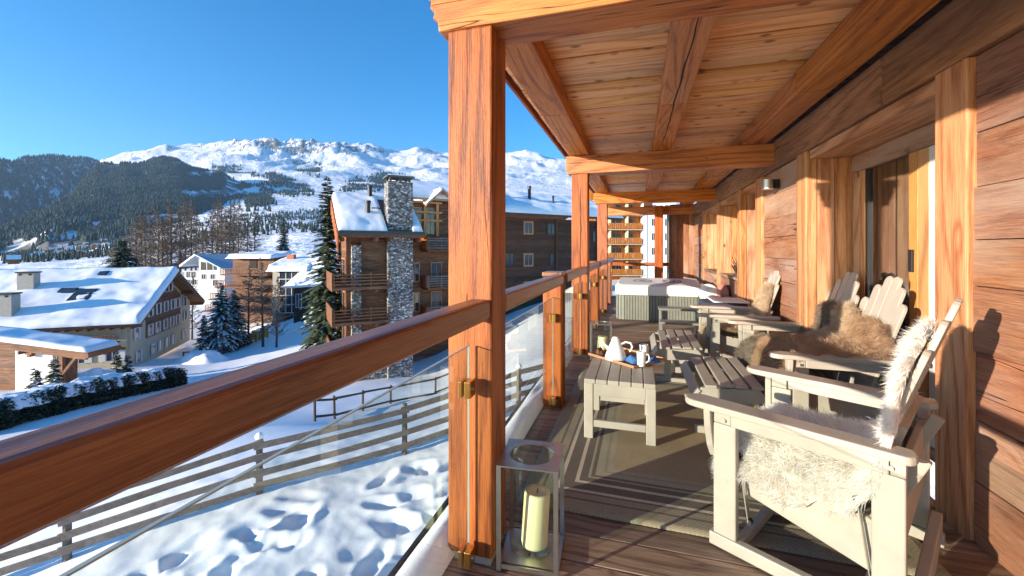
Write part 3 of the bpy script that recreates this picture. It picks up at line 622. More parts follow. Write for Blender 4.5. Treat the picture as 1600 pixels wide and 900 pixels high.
# --- long chalet on the left with skylights
def chalet_long():
    pk = at(278,418,60); Fr = at(222,500,50); g = Vector((Fr.x-pk.x, Fr.y-pk.y, 0)).normalized()      # from the gable peak to the front eave
    rz = math.atan2(g.y, g.x)+math.pi/2        # local -y is the front, local x runs along the ridge to the gable at x=0
    base = -13.4; T = thing('long_chalet', 'long cream and brown chalet with a broad snowy roof and skylights', 'chalet', (pk.x, pk.y, base), rz)
    Mi = Matrix.Rotation(-rz, 4, 'Z') @ Matrix.Translation(-Vector((pk.x, pk.y, base)))
    hp = pk.z-base-.55; he = Fr.z-base-.35; half = 11.2; L = 27; sl = (hp-he)/half; oh = 1.5; go = 1.6
    wz = lambda y: hp-abs(y)*sl-.25
    x1 = -go; fy = -(half-oh)
    P = MB(); P.prism([(-L,0),(x1-.3,0),(x1-.3,wz(fy)),(-L,wz(fy))], fy, fy+.3); P.build('front_wall', M['plaster'], T)
    G = MB(); prof = [(fy+.3,0),(-fy,0),(-fy,wz(fy)),(0,wz(0)),(fy+.3,wz(fy+.3))]
    G.add([(x1-.3,a,b) for a,b in prof]+[(x1,a,b) for a,b in prof], [tuple(range(4,-1,-1)), tuple(range(5,10))]+[(i,(i+1)%5,(i+1)%5+5,i+5) for i in range(5)]); G.build('gable_wall', M['plaster'], T)
    # gable: timber bay of boards in the middle
    q = Matrix.Rotation(math.pi/2, 4, 'Z')
    hold = MB().box(x1+.0, x1+.02, -4.6, 5.6, 4.2, 4.3).build('gable_cladding', CHAL['y'], T)
    z = 3.3
    while z < hp-.9:
        e = z+.36; lo = max(-5.6, -(hp-.75-e)/sl); hi = min(5.6, (hp-.75-e)/sl)
        if hi-lo > .4: timber('board', x1+.003, x1+.07+random.uniform(0,.015), lo, hi, z+.01, e-.01, CHAL['y'], hold, 0)
        z = e
    Wm = []
    for zc, ys in ((hp-2.2, (-1.9,-.6,.7,1.9)), (6.9-.2, (-4.4,-2.0,.4,2.7,4.5)), (4.2, (-4.4,-2.2,.2,2.4,4.5)), (1.5,(-7.6,-3.5,-1.4,.8,3.0,7.0)), (4.4,(-8.0,7.6)), (6.6,(7.4,))):
        for yc in ys:
            w = MB().box(x1, x1+.13, yc-.45, yc-.38, zc-.75, zc+.75).box(x1, x1+.13, yc+.38, yc+.45, zc-.75, zc+.75).box(x1, x1+.13, yc-.38, yc+.38, zc+.68, zc+.75).box(x1, x1+.13, yc-.38, yc+.38, zc-.75, zc-.68).build('window', M['shutter'], T)
            MB().box(x1, x1+.09, yc-.38, yc+.38, zc-.68, zc+.68).build('pane', M['dark_glass'], w)
            for sg in (-1, 1): MB().box(x1+.08, x1+.14, yc+sg*.64-.17, yc+sg*.64+.17, zc-.75, zc+.75).build('shutter', M['shutter'], w)
    for i in range(5):   # front, under the eave
        xc = -3.2-i*3.1; window(T, xc-.55, xc+.55, 1.6, 3.0, fy, shutters=True, frame='shutter')
    b = MB().box(-16,-2.5,fy-1.2,fy,3.75,3.95).build('front_balcony', CHAL['x'], T)
    for k in range(40): timber('slat', -16+k*.34, -16+k*.34+.2, fy-1.24, fy-1.2, 3.96, 4.75, CHAL['z'], b, 0)
    MB().box(-16.05,-2.45,fy-1.28,fy-1.16,4.76,4.86).build('balcony_rail', CHAL['x'], b)
    # roof: timber slab with boards, purlin ends, snow
    rf = MB(); th = .35
    for sg in (-1, 1):
        a = [(-L-1,0,hp),(0,0,hp),(0,sg*half,he),(-L-1,sg*half,he)]; rf.add(a+[(x,y,z-th) for x,y,z in a], [(0,1,2,3),(7,6,5,4),(0,4,5,1),(1,5,6,2),(2,6,7,3),(3,7,4,0)])
    R_ = rf.build('roof', CHAL['y'], T)
    for y in (-half+.6,-half*.55,0,half*.55,half-.6): timber('purlin', -3, -.05, y-.14, y+.14, hp-abs(y)*sl-.75, hp-abs(y)*sl-.37, CHAL['x'], R_)
    for k in range(26): timber('rafter_end', -26+k*1.0, -26+k*1.0+.16, -half+.06, -half+1.4, he-.62, he-.40, CHAL['y'], R_, 0)
    MB().tube([(-L,-half-.08,he-.18),(0,-half-.08,he-.18)], .08, 8).build('gutter', M['dark_metal'], R_)
    snow_slab('roof_snow', [(-L-1,-half-.1,he+.02),(.1,-half-.1,he+.02),(.1,0,hp+.02),(-L-1,0,hp+.02)], .62, T, 90, 40)
    snow_slab('roof_snow', [(.1,half+.1,he+.02),(-L-1,half+.1,he+.02),(-L-1,0,hp+.02),(.1,0,hp+.02)], .6, T, 40, 20)
    def roofpt(px, py):
        A_ = Mi @ Vector((0,0,H)); d = (Mi.to_3x3() @ ray(px, py)); # z = hp+.4 + y*sl
        t = (hp+.45+A_.y*sl-A_.z)/(d.z-d.y*sl); return A_+d*t
    ang = math.atan(sl); 
    for (px, py, w, l) in ((106,456,1.7,1.3),(130,462,2.0,2.6),(154,429,2.0,1.2)):
        p = roofpt(px, py); Mx = Matrix.Translation(p) @ Matrix.Rotation(ang, 4, 'X')
        o = MB().box(-w/2,w/2,-l/2,l/2,-.3,.22).build('skylight', M['dark_metal'], T); o.matrix_local = Mx
        MB().box(-w/2+.12,w/2-.12,-l/2+.12,l/2-.12,.2,.245).build('pane', M['dark_glass'], o)
        if l > 2: MB().box(-w/2+.1,w/2-.1,-.08,.08,.23,.30).build('glazing_bar', M['dark_metal'], o)
    for (px, py, w, hh) in ((45,452,1.5,2.0),(9,492,1.7,2.3)):
        p = roofpt(px, py); c = MB().box(p.x-w/2,p.x+w/2,p.y-w*.4,p.y+w*.4,p.z-1.2,p.z+hh).build('chimney', M['concrete'], T)
        MB().box(p.x-w/2-.12,p.x+w/2+.12,p.y-w*.4-.12,p.y+w*.4+.12,p.z+hh+.003,p.z+hh+.16).build('chimney_cap', M['dark_metal'], c)
        for sx in (-1,1): MB().box(p.x+sx*.45-.15,p.x+sx*.45+.15,p.y-w*.4-.012,p.y-w*.4+.1,p.z+hh-.28,p.z+hh-.06).build('vent', M['interior'], c)
chalet_long()

# --- low chalet at the left edge
def chalet_low():
    rt = at(149,549,35); lf = at(-120,508,35); base = on_ground(40,600,36)[2]-.6; o = Vector((rt.x, rt.y, base)); r = Vector((ray(800+F,390)-ray(800,390))); rz = TH
    T = thing('low_chalet', 'low brown roofed chalet with a white wall at the left edge', 'chalet', tuple(o), rz)
    k = 35/F; he = rt.z-base; sl = (549-530)/150.0; D_ = 2.3
    X = lambda px: (px-149)*k
    pts = [(X(149),he),(X(-120),he+269*k*sl)]
    rf = MB(); a = pts; t = .42
    rf.prism([(a[0][0],a[0][1]-t),(a[0][0],a[0][1]),(a[1][0],a[1][1]),(a[1][0],a[1][1]-t)], -.6, D_); R_ = rf.build('roof', CHAL['x'], T)
    for y in (-.2, 1.5, 3.2):
        rr = MB(); rr.prism([(a[0][0]-.6,a[0][1]-t-.25),(a[0][0]-.6,a[0][1]-t-.01),(a[1][0],a[1][1]-t-.01),(a[1][0],a[1][1]-t-.25)], y, y+.2); rr.build('rafter', CHAL['x'], R_)
    snow_slab('roof_snow', [(a[1][0],-.55,a[1][1]+.01),(a[0][0]-.15,-.55,a[0][1]+.01),(a[0][0]-.15,D_,a[0][1]+.01),(a[1][0],D_,a[1][1]+.01)], .34, T, 40, 14)
    top = lambda x: he-t-.28-(x-X(149))*sl*-1*-1 if False else he-t-.27+(X(149)-x)*sl
    Xw = lambda px: ((px-CX)*36.45-(149-CX)*35)/F
    MB().prism([(Xw(25),0),(Xw(83),0),(Xw(83),top(Xw(83))),(Xw(25),top(Xw(25)))], 1.4, 1.7).build('white_wall', M['white_wall'], T)
    hold = MB().box(Xw(-120),Xw(24.6),1.45,1.7,0,.2).build('timber_wall', CHAL['x'], T)
    boards(hold, 'board', CHAL['x'], Xw(-120), Xw(24.6), 1.42, 1.7, .2, top(Xw(25))-.05, .3)
    MB().box(Xw(83)+.01,Xw(100),2.3,2.6,0,top(Xw(100))).build('side_wall', CHAL['z'], T)
    MB().box(Xw(99),Xw(104),1.1,1.35,0,top(Xw(104))).build('corner_post', CHAL['z'], T)
    MB().bar((Xw(101),1.2,he-2.4),(Xw(130),1.2,top(Xw(130))),.2,.2).build('brace', CHAL['z'], T)
    c = MB()
    for i in range(4): c.box(Xw(42)+i*.16,Xw(64)-i*.16,1.0+i*.001,1.396,top(Xw(50))-.28-i*.22,top(Xw(50))-.08-i*.22)
    c.build('corbel', CHAL['x'], T)
    timber('purlin', Xw(64), Xw(66), -.3, 1.39, top(Xw(65))-.3, top(Xw(65))-.02, CHAL['y'], T)
chalet_low()

# --- tall chalet with the stone chimney
def chalet_stone():
    D0 = 33.0; P0 = at(550,390,D0); base = -9.6; ux = (ST*0,); dx = Vector((.88*CT-.47*ST, .88*ST+.47*CT)); rz = math.atan2(dx.y, dx.x)
    T = thing('stone_chalet', 'tall brown chalet with a stone chimney and stacked balconies', 'chalet', (P0.x, P0.y, base), rz)
    Zr = lambda y, d=D0: H+(HY-y)/F*d-base
    eave = Zr(371); W_ = 5.6; Dp = 8.0
    # floors: back walls of boards, stone pillar and chimney stack in front
    hold = MB().box(.72, 2.66, .30, .5, 0, eave).build('timber_wall', CHAL['x'], T)
    boards(hold, 'board', CHAL['x'], .72, 2.66, .26, .30, 2.7, eave-.1, .27)
    MB().box(0,.7,0,.6,2.0,eave-.6).build('stone_pillar', M['stone'], T)
    MB().box(-.002,2.68,-.06,.62,0,2.62).build('stone_base', M['stone'], T)
    ch = MB().box(2.70,4.70,-.45,1.2,0,Zr(284,34.5)).build('chimney', M['stone'], T); zt = Zr(284,34.5)
    for x in (2.85,3.65,4.4):
        for y in (-.3,.95): MB().box(x,x+.16,y,y+.16,zt+.002,zt+.34).build('cap_post', M['slate'], ch)
    MB().box(2.60,4.80,-.55,1.3,zt+.345,zt+.47).build('chimney_cap', M['slate'], ch)
    snow_slab('snow_cap', [(2.62,-.53,zt+.472),(4.78,-.53,zt+.472),(4.78,1.28,zt+.472),(2.62,1.28,zt+.472)], .1, ch, 12, 10, overhang=0)
    # left side wall with boards and posts (lit)
    sd = MB().box(-.30,-.02,.65,Dp,0,eave).build('side_wall', CHAL['y'], T)
    for z in np.arange(.4, eave+1.0, .3): timber('board', -.36, -.301, .65, Dp, z, z+.285, CHAL['y'], sd, 0)
    for y in (1.2,2.6,4.2):
        for z in (3.2,5.9,8.6):
            w = MB().box(-.41,-.36,y,y+.9,z,z+1.7).build('window', JAMB['z'], T); MB().box(-.43,-.411,y+.1,y+.8,z+.1,z+1.6).build('pane', M['dark_glass'], w)
    MB().box(-.05, 4.9, .62, .9, 0, eave).build('inner_wall', CHAL['x'], T)
    # balconies wrap the left corner
    for n_, z in enumerate((Zr(500), Zr(447), Zr(556))):
        b = MB().box(-1.5,2.65,-1.25,-.07,z-.22,z).box(-1.5,-.40,-.07,4.2,z-.22,z).build('balcony', CHAL['x'], T)
        for k in range(4): timber('rail', -1.5, 2.65, -1.27, -1.22, z+.18+k*.24, z+.27+k*.24, CHAL['x'], b, 0)
        for x in (-1.46,-.1,1.2,2.55): timber('post', x, x+.1, -1.21, -1.11, z+.003, z+1.08, CHAL['z'], b, 0)
        for k in range(26): timber('slat', -1.56, -1.52, -1.2+k*.21, -1.2+k*.21+.19, z-.3, z+.98, CHAL['z'], b, 0)
        timber('side_rail', -1.57, -1.47, -1.28, 4.25, z+1.0, z+1.09, CHAL['y'], b, 0)
        for x in (-1.2,.2,1.6): timber('joist', x, x+.16, -1.2, -.08, z-.42, z-.225, CHAL['y'], b, 0)
    # roof: eave to the front, ridge behind; barge boards on the left gable
    rz_ = Zr(313, 36.5); ry = 4.2; ey = -1.2; x0, x1_ = -1.1, 5.5
    rf = MB()
    for a, b_ in (((ey,eave),(ry,rz_)), ((ry,rz_),(2*ry-ey,eave))):
        rf.add([(x0,a[0],a[1]),(x1_,a[0],a[1]),(x1_,b_[0],b_[1]),(x0,b_[0],b_[1]),(x0,a[0],a[1]+.22),(x1_,a[0],a[1]+.22),(x1_,b_[0],b_[1]+.22),(x0,b_[0],b_[1]+.22)], [(3,2,1,0),(4,5,6,7),(0,1,5,4),(1,2,6,5),(2,3,7,6),(3,0,4,7)])
    R_ = rf.build('roof', CHAL['y'], T)
    for k in range(7): MB().box(x0-.02,x1_+.02,ey-.25+k*.06,ey+.1+k*.06,eave+.20+k*.045,eave+.24+k*.045).build('roof_slate', M['slate'], R_)
    nb = 9
    for k in range(nb):
        f = k/nb; y = ey-.2+(ry-ey+.2)*f; z = eave+(rz_-eave)*f
        timber('barge_board', x0-.10, x0-.02, y, y+(ry-ey+.2)/nb-.02, z-.95, z+.32, LARCH['z'], R_, 0)
    for x in (-.9,1.6,2.6,5.0): timber('purlin', x, x+.22, ey+.1, .6, eave-.34, eave-.02, CHAL['y'], R_)
    snow_slab('roof_snow', [(x0,ey+.25,eave+.42),(x1_-2.9,ey+.25,eave+.42),(x1_-2.9,ry,rz_+.24),(x0,ry,rz_+.24)], .5, T, 34, 22, lump=.22)
    snow_slab('roof_snow', [(x1_,2*ry-ey,eave+.24),(x0,2*ry-ey,eave+.24),(x0,ry,rz_+.24),(x1_,ry,rz_+.24)], .5, T, 24, 16)
    snow_slab('roof_snow', [(x1_-.9,ey+.5,eave+.5),(x1_,ey+.5,eave+.5),(x1_,ry,rz_+.24),(x1_-.9,ry,rz_+.24)], .4, T, 12, 16)
    for (x, y, r_, h_) in ((1.35,.9,.19,1.35),(2.0,3.9,.2,1.2)):
        z = eave+(rz_-eave)*(y-ey)/(ry-ey); MB().lathe([(r_,0),(r_,h_),(r_*1.25,h_+.01),(r_*1.25,h_+.22),(r_*.9,h_+.23),(0,h_+.23)], 16, Matrix.Translation((x,y,z+.2))).build('flue', M['dark_metal'], R_, smooth=False)
    timber('roof_light', 1.75, 2.5, 1.55, 2.1, eave+(rz_-eave)*.52+.3, eave+(rz_-eave)*.52+.86, M['dark_metal'], R_)
chalet_stone()

# --- chalet behind it with pale railed balconies and a small gable
def chalet_gable():
    D0 = 39.0; P0 = at(640,390,D0); base = -9; rz = TH+.56
    T = thing('gabled_chalet', 'timber chalet with pale railed balconies behind the stone chimney', 'chalet', (P0.x, P0.y, base), rz)
    Zr = lambda y, d=D0: H+(HY-y)/F*d-base
    top = Zr(312); hold = MB().box(0,9,.3,6,0,top).build('timber_wall', CHAL['x'], T)
    boards(hold, 'board', CHAL['x'], 0, 9, .22, .3, .2, top-.05, .3)
    for x in (.05,1.35,2.6): timber('post', x, x+.26, -.1, .16, Zr(368), top-.003, ORNG['z'], T)
    for z in (Zr(345),Zr(332),top-.26): timber('beam', -.1, 3.2, -.13, -.101, z, z+.2, ORNG['x'], T)
    for x in (.45,1.75):
        for z in (Zr(364),Zr(342)): window(T, x, x+.75, z, z+1.1, .218, glass='window')
    for z in (Zr(390),Zr(449),Zr(497)):
        b = MB().box(1.2,6.5,-1.5,.21,z-.2,z).build('balcony', CHAL['x'], T)
        for k in range(5): timber('rail', 1.2, 6.5, -1.56, -1.51, z+.1+k*.22, z+.2+k*.22, GREYW['x'], b, 0)
        for k in range(5): timber('post', 1.25+k*1.25, 1.37+k*1.25, -1.5, -1.4, z+.003, z+1.15, GREYW['z'], b, 0)
        timber('side_board', 1.1, 1.17, -1.5, .2, z, z+1.1, LARCH['y'], b, 0)
    for z in (Zr(440),Zr(487)): window(T, .2, .95, z, z+1.7, .218, glass='window'); window(T, 2.2, 3.2, z, z+1.7, .218)
    a = Zr(296); e = Zr(322); xm = 3.0; w = 1.7
    rf = MB()
    for sg in (-1,1):
        v = [(xm,-.9,a),(xm+sg*w,-.9,e),(xm+sg*w,5,e),(xm,5,a)]; rf.add(v+[(p,q,r+.2) for p,q,r in v], [(0,1,2,3),(7,6,5,4),(0,4,5,1),(1,5,6,2),(2,6,7,3),(3,7,4,0)])
    R_ = rf.build('gable_roof', ORNG['y'], T)
    MB().prism([(xm-1.2,top),(xm+1.2,top),(xm,a-.1)], .1, .25).build('gable_board', CHAL['x'], T)
    snow_slab('roof_snow', [(xm-w,-.9,e+.21),(xm-w,5,e+.21),(xm,5,a+.21),(xm,-.9,a+.21)][::-1], .3, T, 16, 10)
    MB().add([(-.5,-.6,top),(9.5,-.6,top),(9.5,6,top+2.2),(-.5,6,top+2.2),(-.5,-.6,top+.2),(9.5,-.6,top+.2),(9.5,6,top+2.4),(-.5,6,top+2.4)], [(3,2,1,0),(4,5,6,7),(0,1,5,4),(1,2,6,5),(2,3,7,6),(3,0,4,7)]).build('roof', ORNG['x'], T)
    snow_slab('roof_snow', [(-.5,-.6,top+.21),(9.5,-.6,top+.21),(9.5,6,top+2.41),(-.5,6,top+2.41)], .45, T, 30, 14)
chalet_gable()

# --- dark barn-like chalet right of the near post
def barn():
    D0 = 44.0; P0 = at(735,390,D0); base = -6.5; rz = TH+.54
    T = thing('dark_chalet', 'dark weathered timber chalet under a thick snowy roof', 'chalet', (P0.x, P0.y, base), rz)
    X, Dp = along(P0, rz); Zr = lambda y, px=840: H+(HY-y)/F*Dp(px)-base
    top = Zr(341); hold = MB().box(0, X(950), .2, 9, 0, top).build('timber_wall', DARKW['x'], T)
    boards(hold, 'board', DARKW['x'], 0, X(950), .1, .2, .1, top, .33)
    for x in (X(783),X(868),X(932)): timber('post', x, x+.25, -.12, .09, .1, top-.05, DARKW['z'], T)
    for px, y in ((826,356),(862,358),(826,406),(866,406),(797,405),(932,370),(905,406),(826,450),(866,450)): window(T, X(px)-.5, X(px)+.5, Zr(y,px)-.6, Zr(y,px)+.6, .085, fr=.16, frame='bark' if px != 826 else 'jamb')
    ev = Zr(339); rd = ev+2.6; ry = 6.0; x1 = X(964)
    rf = MB(); v = [(-1.2,-1.0,ev),(x1,-1.0,ev),(x1,ry,rd),(-1.2,ry,rd)]
    rf.add(v+[(a,b,c+.25) for a,b,c in v], [(3,2,1,0),(4,5,6,7),(0,1,5,4),(1,2,6,5),(2,3,7,6),(3,0,4,7)])
    v = [(-1.2,ry,rd),(x1,ry,rd),(x1,13,ev),(-1.2,13,ev)]; rf.add(v+[(a,b,c+.25) for a,b,c in v], [(3,2,1,0),(4,5,6,7),(0,1,5,4),(1,2,6,5),(2,3,7,6),(3,0,4,7)])
    R_ = rf.build('roof', DARKW['x'], T)
    snow_slab('roof_snow', [(-1.3,-1.05,ev+.26),(x1+.1,-1.05,ev+.26),(x1+.1,ry,rd+.26),(-1.3,ry,rd+.26)], .8, T, 60, 20)
    snow_slab('roof_snow', [(x1+.1,13.05,ev+.26),(-1.3,13.05,ev+.26),(-1.3,ry,rd+.26),(x1+.1,ry,rd+.26)], .7, T, 30, 14)
    for px, yt, r_, yy in ((791,287,.24,2.4),(799,291,.17,2.9),(845,296,.2,2.4),(880,312,.12,2.0),(932,318,.12,2.0)):
        z = ev+(rd-ev)*(yy+1)/(ry+1); zt = Zr(yt, px)*1.03; MB().lathe([(r_,0),(r_,zt-z),(r_*1.2,zt-z+.01),(r_*1.2,zt-z+.25),(0,zt-z+.26)], 16, Matrix.Translation((X(px), yy, z))).build('flue', M['dark_metal'], R_)
barn()

# --- apartment tower at the end of the balcony
def tower():
    D0 = 80.0; P0 = at(940,390,D0); base = -9.0; rz = TH+.10
    T = thing('apartment_tower', 'tall apartment block with wooden balconies and a white side wall', 'apartment block', (P0.x, P0.y, base), rz)
    k = D0/F; Zr = lambda y: H+(HY-y)*k-base; X = lambda px: (px-940)*k
    MB().box(X(925), X(1014), 1.6, 14, 0, Zr(280)).build('facade', HONEY['z'], T)
    MB().box(X(1014)+.01, X(1062), .0, 14, 0, Zr(275)).build('white_wall', M['white_wall'], T)
    MB().box(X(1008), X(1013), -.1, 1.59, 0, Zr(276)).build('pier', M['white_wall'], T)
    for i, y in enumerate((430,404.5,381,358,335.5,313,290)):
        z = Zr(y); b = MB().box(X(925), X(1013)-.6, -.2, 1.59, z-.15, z).build('balcony', M['plaster'], T)
        n = 26; w = (X(1006)-X(928))/n
        for j in range(n): timber('slat', X(928)+j*w, X(928)+j*w+w*.72, -.16, -.10, z+.1, z+1.05, HONEY['z'], b, 0)
        timber('handrail', X(927), X(1006), -.22, -.04, z+1.06, z+1.17, HONEY['x'], b, 0)
        for px in (954,982): timber('divider', X(px), X(px)+.18, .0, 1.585, z+.003, z+2.55, M['plaster'], b, 0)
        for px in (938,962,972,991): window(T, X(px)-.5, X(px)+.5, z+.2, z+2.1, 1.585, fr=.1)
    for y in (398,375,352,330):
        for px in (1024,1046): window(T, X(px)-.35, X(px)+.35, Zr(y), Zr(y)+1.3, -.01, fr=.05, glass='dark_glass', frame='shutter')
    snow_slab('roof_snow', [(X(924),-.5,Zr(268)),(X(1063),-.5,Zr(268)),(X(1063),14,Zr(268)),(X(924),14,Zr(268))], .6, T, 12, 8)
tower()

# --- smaller houses between the trees
def house_blue():
    D0 = 88.0; P0 = at(283,440,D0); base = on_ground(310,450,D0)[2]-1; T = thing('small_house', 'small pale house with a blue steel roof before the larches', 'house', (P0.x,P0.y,base), TH)
    k = D0/F; Zr = lambda y: H+(HY-y)*k-base; X = lambda px: (px-283)*k
    MB().box(X(285),X(348),.6,6,0,Zr(424)).build('wall', M['shutter'], T)
    MB().prism([(X(308),Zr(424)+.01),(X(348),Zr(424)+.01),(X(308),Zr(402))], .5, 3).build('gable', M['shutter'], T)
    for a, b in ((311,319),(321,329),(331,336)): MB().prism([(X(a),Zr(422)),(X(b),Zr(422)),(X(b),Zr(409)-(b-312)*.02),(X(a),Zr(409))] if b < 330 else [(X(a),Zr(422)),(X(b),Zr(422)),(X(b),Zr(417)),(X(a),Zr(414))], .44, .49).build('window', M['dark_glass'], T)
    for a, y in ((288,430),(296,430),(312,434),(326,434),(288,441),(298,441),(330,443)): window(T, X(a), X(a)+.8, Zr(y)-.5, Zr(y)+.7, .59, fr=.06, frame='shutter')
    rf = MB().add([(X(306),-.3,Zr(399)),(X(353),-.3,Zr(424)),(X(353),6,Zr(424)+.6),(X(346),6,Zr(399))], [(0,1,2,3)]); rf.add([(X(306),-.3,Zr(399)),(X(278),.4,Zr(417)),(X(278),6,Zr(417)),(X(346),6,Zr(399))], [(0,3,2,1)])
    o = rf.build('roof', M['metal_roof'], T); m = o.modifiers.new('thick','SOLIDIFY'); m.thickness = .3; m.offset = 1
    for z in (Zr(424)-.05, Zr(437)): timber('balcony_rail', X(284), X(350), .2, .3, z, z+.15, M['shutter'], T)
house_blue()
def terrace_house():
    D0 = 80.0; P0 = at(352,440,D0); base = on_ground(380,460,D0)[2]-1; T = thing('terraced_house', 'low wooden house with stepped terraces and snowy roof', 'house', (P0.x,P0.y,base), TH-.05)
    k = D0/F; Zr = lambda y: H+(HY-y)*k-base; X = lambda px: (px-352)*k
    MB().box(X(352),X(420),2,9,0,Zr(404)).build('wall', CHAL['x'], T)
    MB().box(X(380),X(392),1.9,2.0,Zr(424),Zr(407)).build('door', M['interior'], T)
    snow_slab('roof_snow', [(X(349),.4,Zr(404)),(X(424),.4,Zr(404)),(X(424),9,Zr(398)),(X(349),9,Zr(398))], .7, T, 30, 14)
    for i, y in enumerate((428,446,464,480)):
        t = MB().box(X(350)-i*.2,X(424)+i*.3,-1-i*1.2,1.9,Zr(y)-.25,Zr(y)).build('terrace', CHAL['x'], T)
        for j in range(30): timber('slat', X(350)+j*.31, X(350)+j*.31+.12, -1.05-i*1.2, -1-i*1.2-.003, Zr(y)+.005, Zr(y)+1.0, CHAL['z'], t, 0)
        timber('rail', X(350), X(424), -1.1-i*1.2, -.98-i*1.2, Zr(y)+1.005, Zr(y)+1.12, CHAL['x'], t, 0)
terrace_house()
def glazed_house():
    D0 = 72.0; P0 = at(420,440,D0); base = on_ground(455,500,D0)[2]-.6; T = thing('glazed_house', 'house with a dark glass front and a brick chimney on its snowy roof', 'house', (P0.x,P0.y,base), TH+.05)
    k = D0/F; Zr = lambda y: H+(HY-y)*k-base; X = lambda px: (px-420)*k
    MB().box(X(424),X(500),.5,9,0,Zr(424)).build('wall', M['interior'], T)
    g = MB().box(X(434),X(466),.40,.49,Zr(490),Zr(426)).build('glass_front', M['dark_glass'], T)
    for px in (434,444,453,462): timber('mullion', X(px), X(px)+.1, .32, .398, Zr(490), Zr(426), M['shutter'], g, 0)
    for y in (490,477,463,449,437): timber('transom', X(434), X(466), .30, .318, Zr(y), Zr(y)+.12, M['shutter'], g, 0)
    MB().box(X(424),X(433.6),.38,.49,0,Zr(424)).build('pillar', M['concrete'], T)
    snow_slab('roof_snow', [(X(418),-.6,Zr(424)),(X(482),-.6,Zr(424)),(X(482),9,Zr(402)),(X(418),9,Zr(402))], .8, T, 30, 18)
    MB().box(X(430),X(441),4,5,Zr(415),Zr(398)).build('chimney', M['brick'], T)
    # front pavilion with the steep snowy roof
    MB().box(X(466)+.02,X(505),-2.0,.48,0,Zr(446)).build('pavilion', M['interior'], T)
    rf = MB().add([(X(455),-3.2,Zr(445)),(X(512),-3.2,Zr(442)),(X(512),3,Zr(398)),(X(483),3,Zr(402))], [(0,1,2,3)]); o = rf.build('pavilion_roof', M['snow'], T); m = o.modifiers.new('thick','SOLIDIFY'); m.thickness = .45
    window(T, X(470), X(478), Zr(478), Zr(458), -2.01, fr=.06, frame='shutter')
glazed_house()
for i in range(4):
    p = at(374+i*13, 498-(i % 2), 66+i*.5); z = gz(p.x, p.y)
    t = thing('yellow_screen', 'yellow panel screen by the terraced house, %s' % ('leftmost of four','second of four from the left','third of four from the left','rightmost of four')[i], 'screen', (p.x,p.y,z-.1), TH, 'yellow screens by the terraced house')
    MB().box(-.6,.6,-.03,.03,.35,1.8).build('panel', M['yellow'], t)
    for x in (-.62,.56): MB().box(x,x+.06,-.04,.04,0,1.9).build('post', M['bark'], t)
# --- far village houses
hp_ = None
pxm, pym, dm = proj(np.stack([MX,MY,MZ],-1))
vm = (RR2 > 430) & inpoly(pxm, pym, [(10,408),(60,395),(110,378),(190,352),(235,362),(240,404),(120,414),(20,416)]) & (RR2 > 230)
HP = scatter_on(MX, MY, MZ, vm, 160); kept = []
for q in HP:
    if all(np.hypot(*(q[:2]-r_[:2])) > 13 for r_ in kept): kept.append(q)
for i, q in enumerate(kept[:60]):
    w_, l_, h_ = random.uniform(3.5,5), random.uniform(6,8), random.uniform(3,4.5)
    V = [(-w_,-l_/2,-3),(w_,-l_/2,-3),(w_,l_/2,-3),(-w_,l_/2,-3),(-w_,-l_/2,h_),(w_,-l_/2,h_),(w_,l_/2,h_),(-w_,l_/2,h_),(0,-l_/2,h_+3),(0,l_/2,h_+3),(-w_-.9,-l_/2-.9,h_-.2),(w_+.9,-l_/2-.9,h_-.2),(w_+.9,l_/2+.9,h_-.2),(-w_-.9,l_/2+.9,h_-.2),(0,-l_/2-.9,h_+3.5),(0,l_/2+.9,h_+3.5)]
    Fq = [(0,1,5,4),(1,2,6,5),(2,3,7,6),(3,0,4,7),(4,5,8,8),(6,7,9,9),(10,14,15,13),(14,11,12,15)]
    me = bpy.data.meshes.new('distant_house'); me.from_pydata(V, [], [tuple(dict.fromkeys(f)) for f in Fq]); me.materials.append(CHAL['x'] if i % 3 else M['plaster']); me.materials.append(M['snow'])
    me.polygons.foreach_set('material_index', [0]*6+[1]*2)
    o = bpy.data.objects.new('distant_house', me); COL.objects.link(o); o.location = tuple(q); o.rotation_euler.z = TH+random.uniform(-.9,.9)
    tag(o, 'tiny %s walled house under a snowy roof in the far village' % ('brown' if i % 3 else 'cream'), 'house', 'far village houses')
# ------------------------------------------------------------------ our own balcony: deck, house wall, roof, posts
deck = tag(empty('deck'), kind='structure')
y = .2; k = 0
while y < 13.0:
    w_ = .188; xs = -.90 if k % 2 else -.90
    dz_ = random.uniform(-.003, .0); timber('board', -.93, 1.60, y, y+w_-.007, -.035+dz_, dz_, DECK['x'], deck, .003); y += w_; k += 1
MB().box(-.98, 1.62, -1.0, 13.2, -.34, -.045).build('slab', M['concrete'], deck)
MB().box(-.935, 1.60, -1.0, .195, -.04, -.005).build('near_boards', DECK['x'], deck)
MB().box(-1.0, -.985, -1.0, 13.2, -.36, .035).build('edge_flashing', M['dark_metal'], deck)
lu = np.linspace(-.5, 13, 240); lv = np.linspace(0, 1, 9); LU, LV = np.meshgrid(lu, lv, indexing='ij')
lz = (.015+.085*np.sin(LV*math.pi)**.6*(.35+1.1*fbm(LU*1.3, LV*2, 3, 61)))
o = np_mesh('ledge_snow', np.stack([-.983+LV*.19, LU, lz], -1).reshape(-1,3), grid_faces(240, 9), M['snow'], smooth=True); tag(o, kind='stuff')

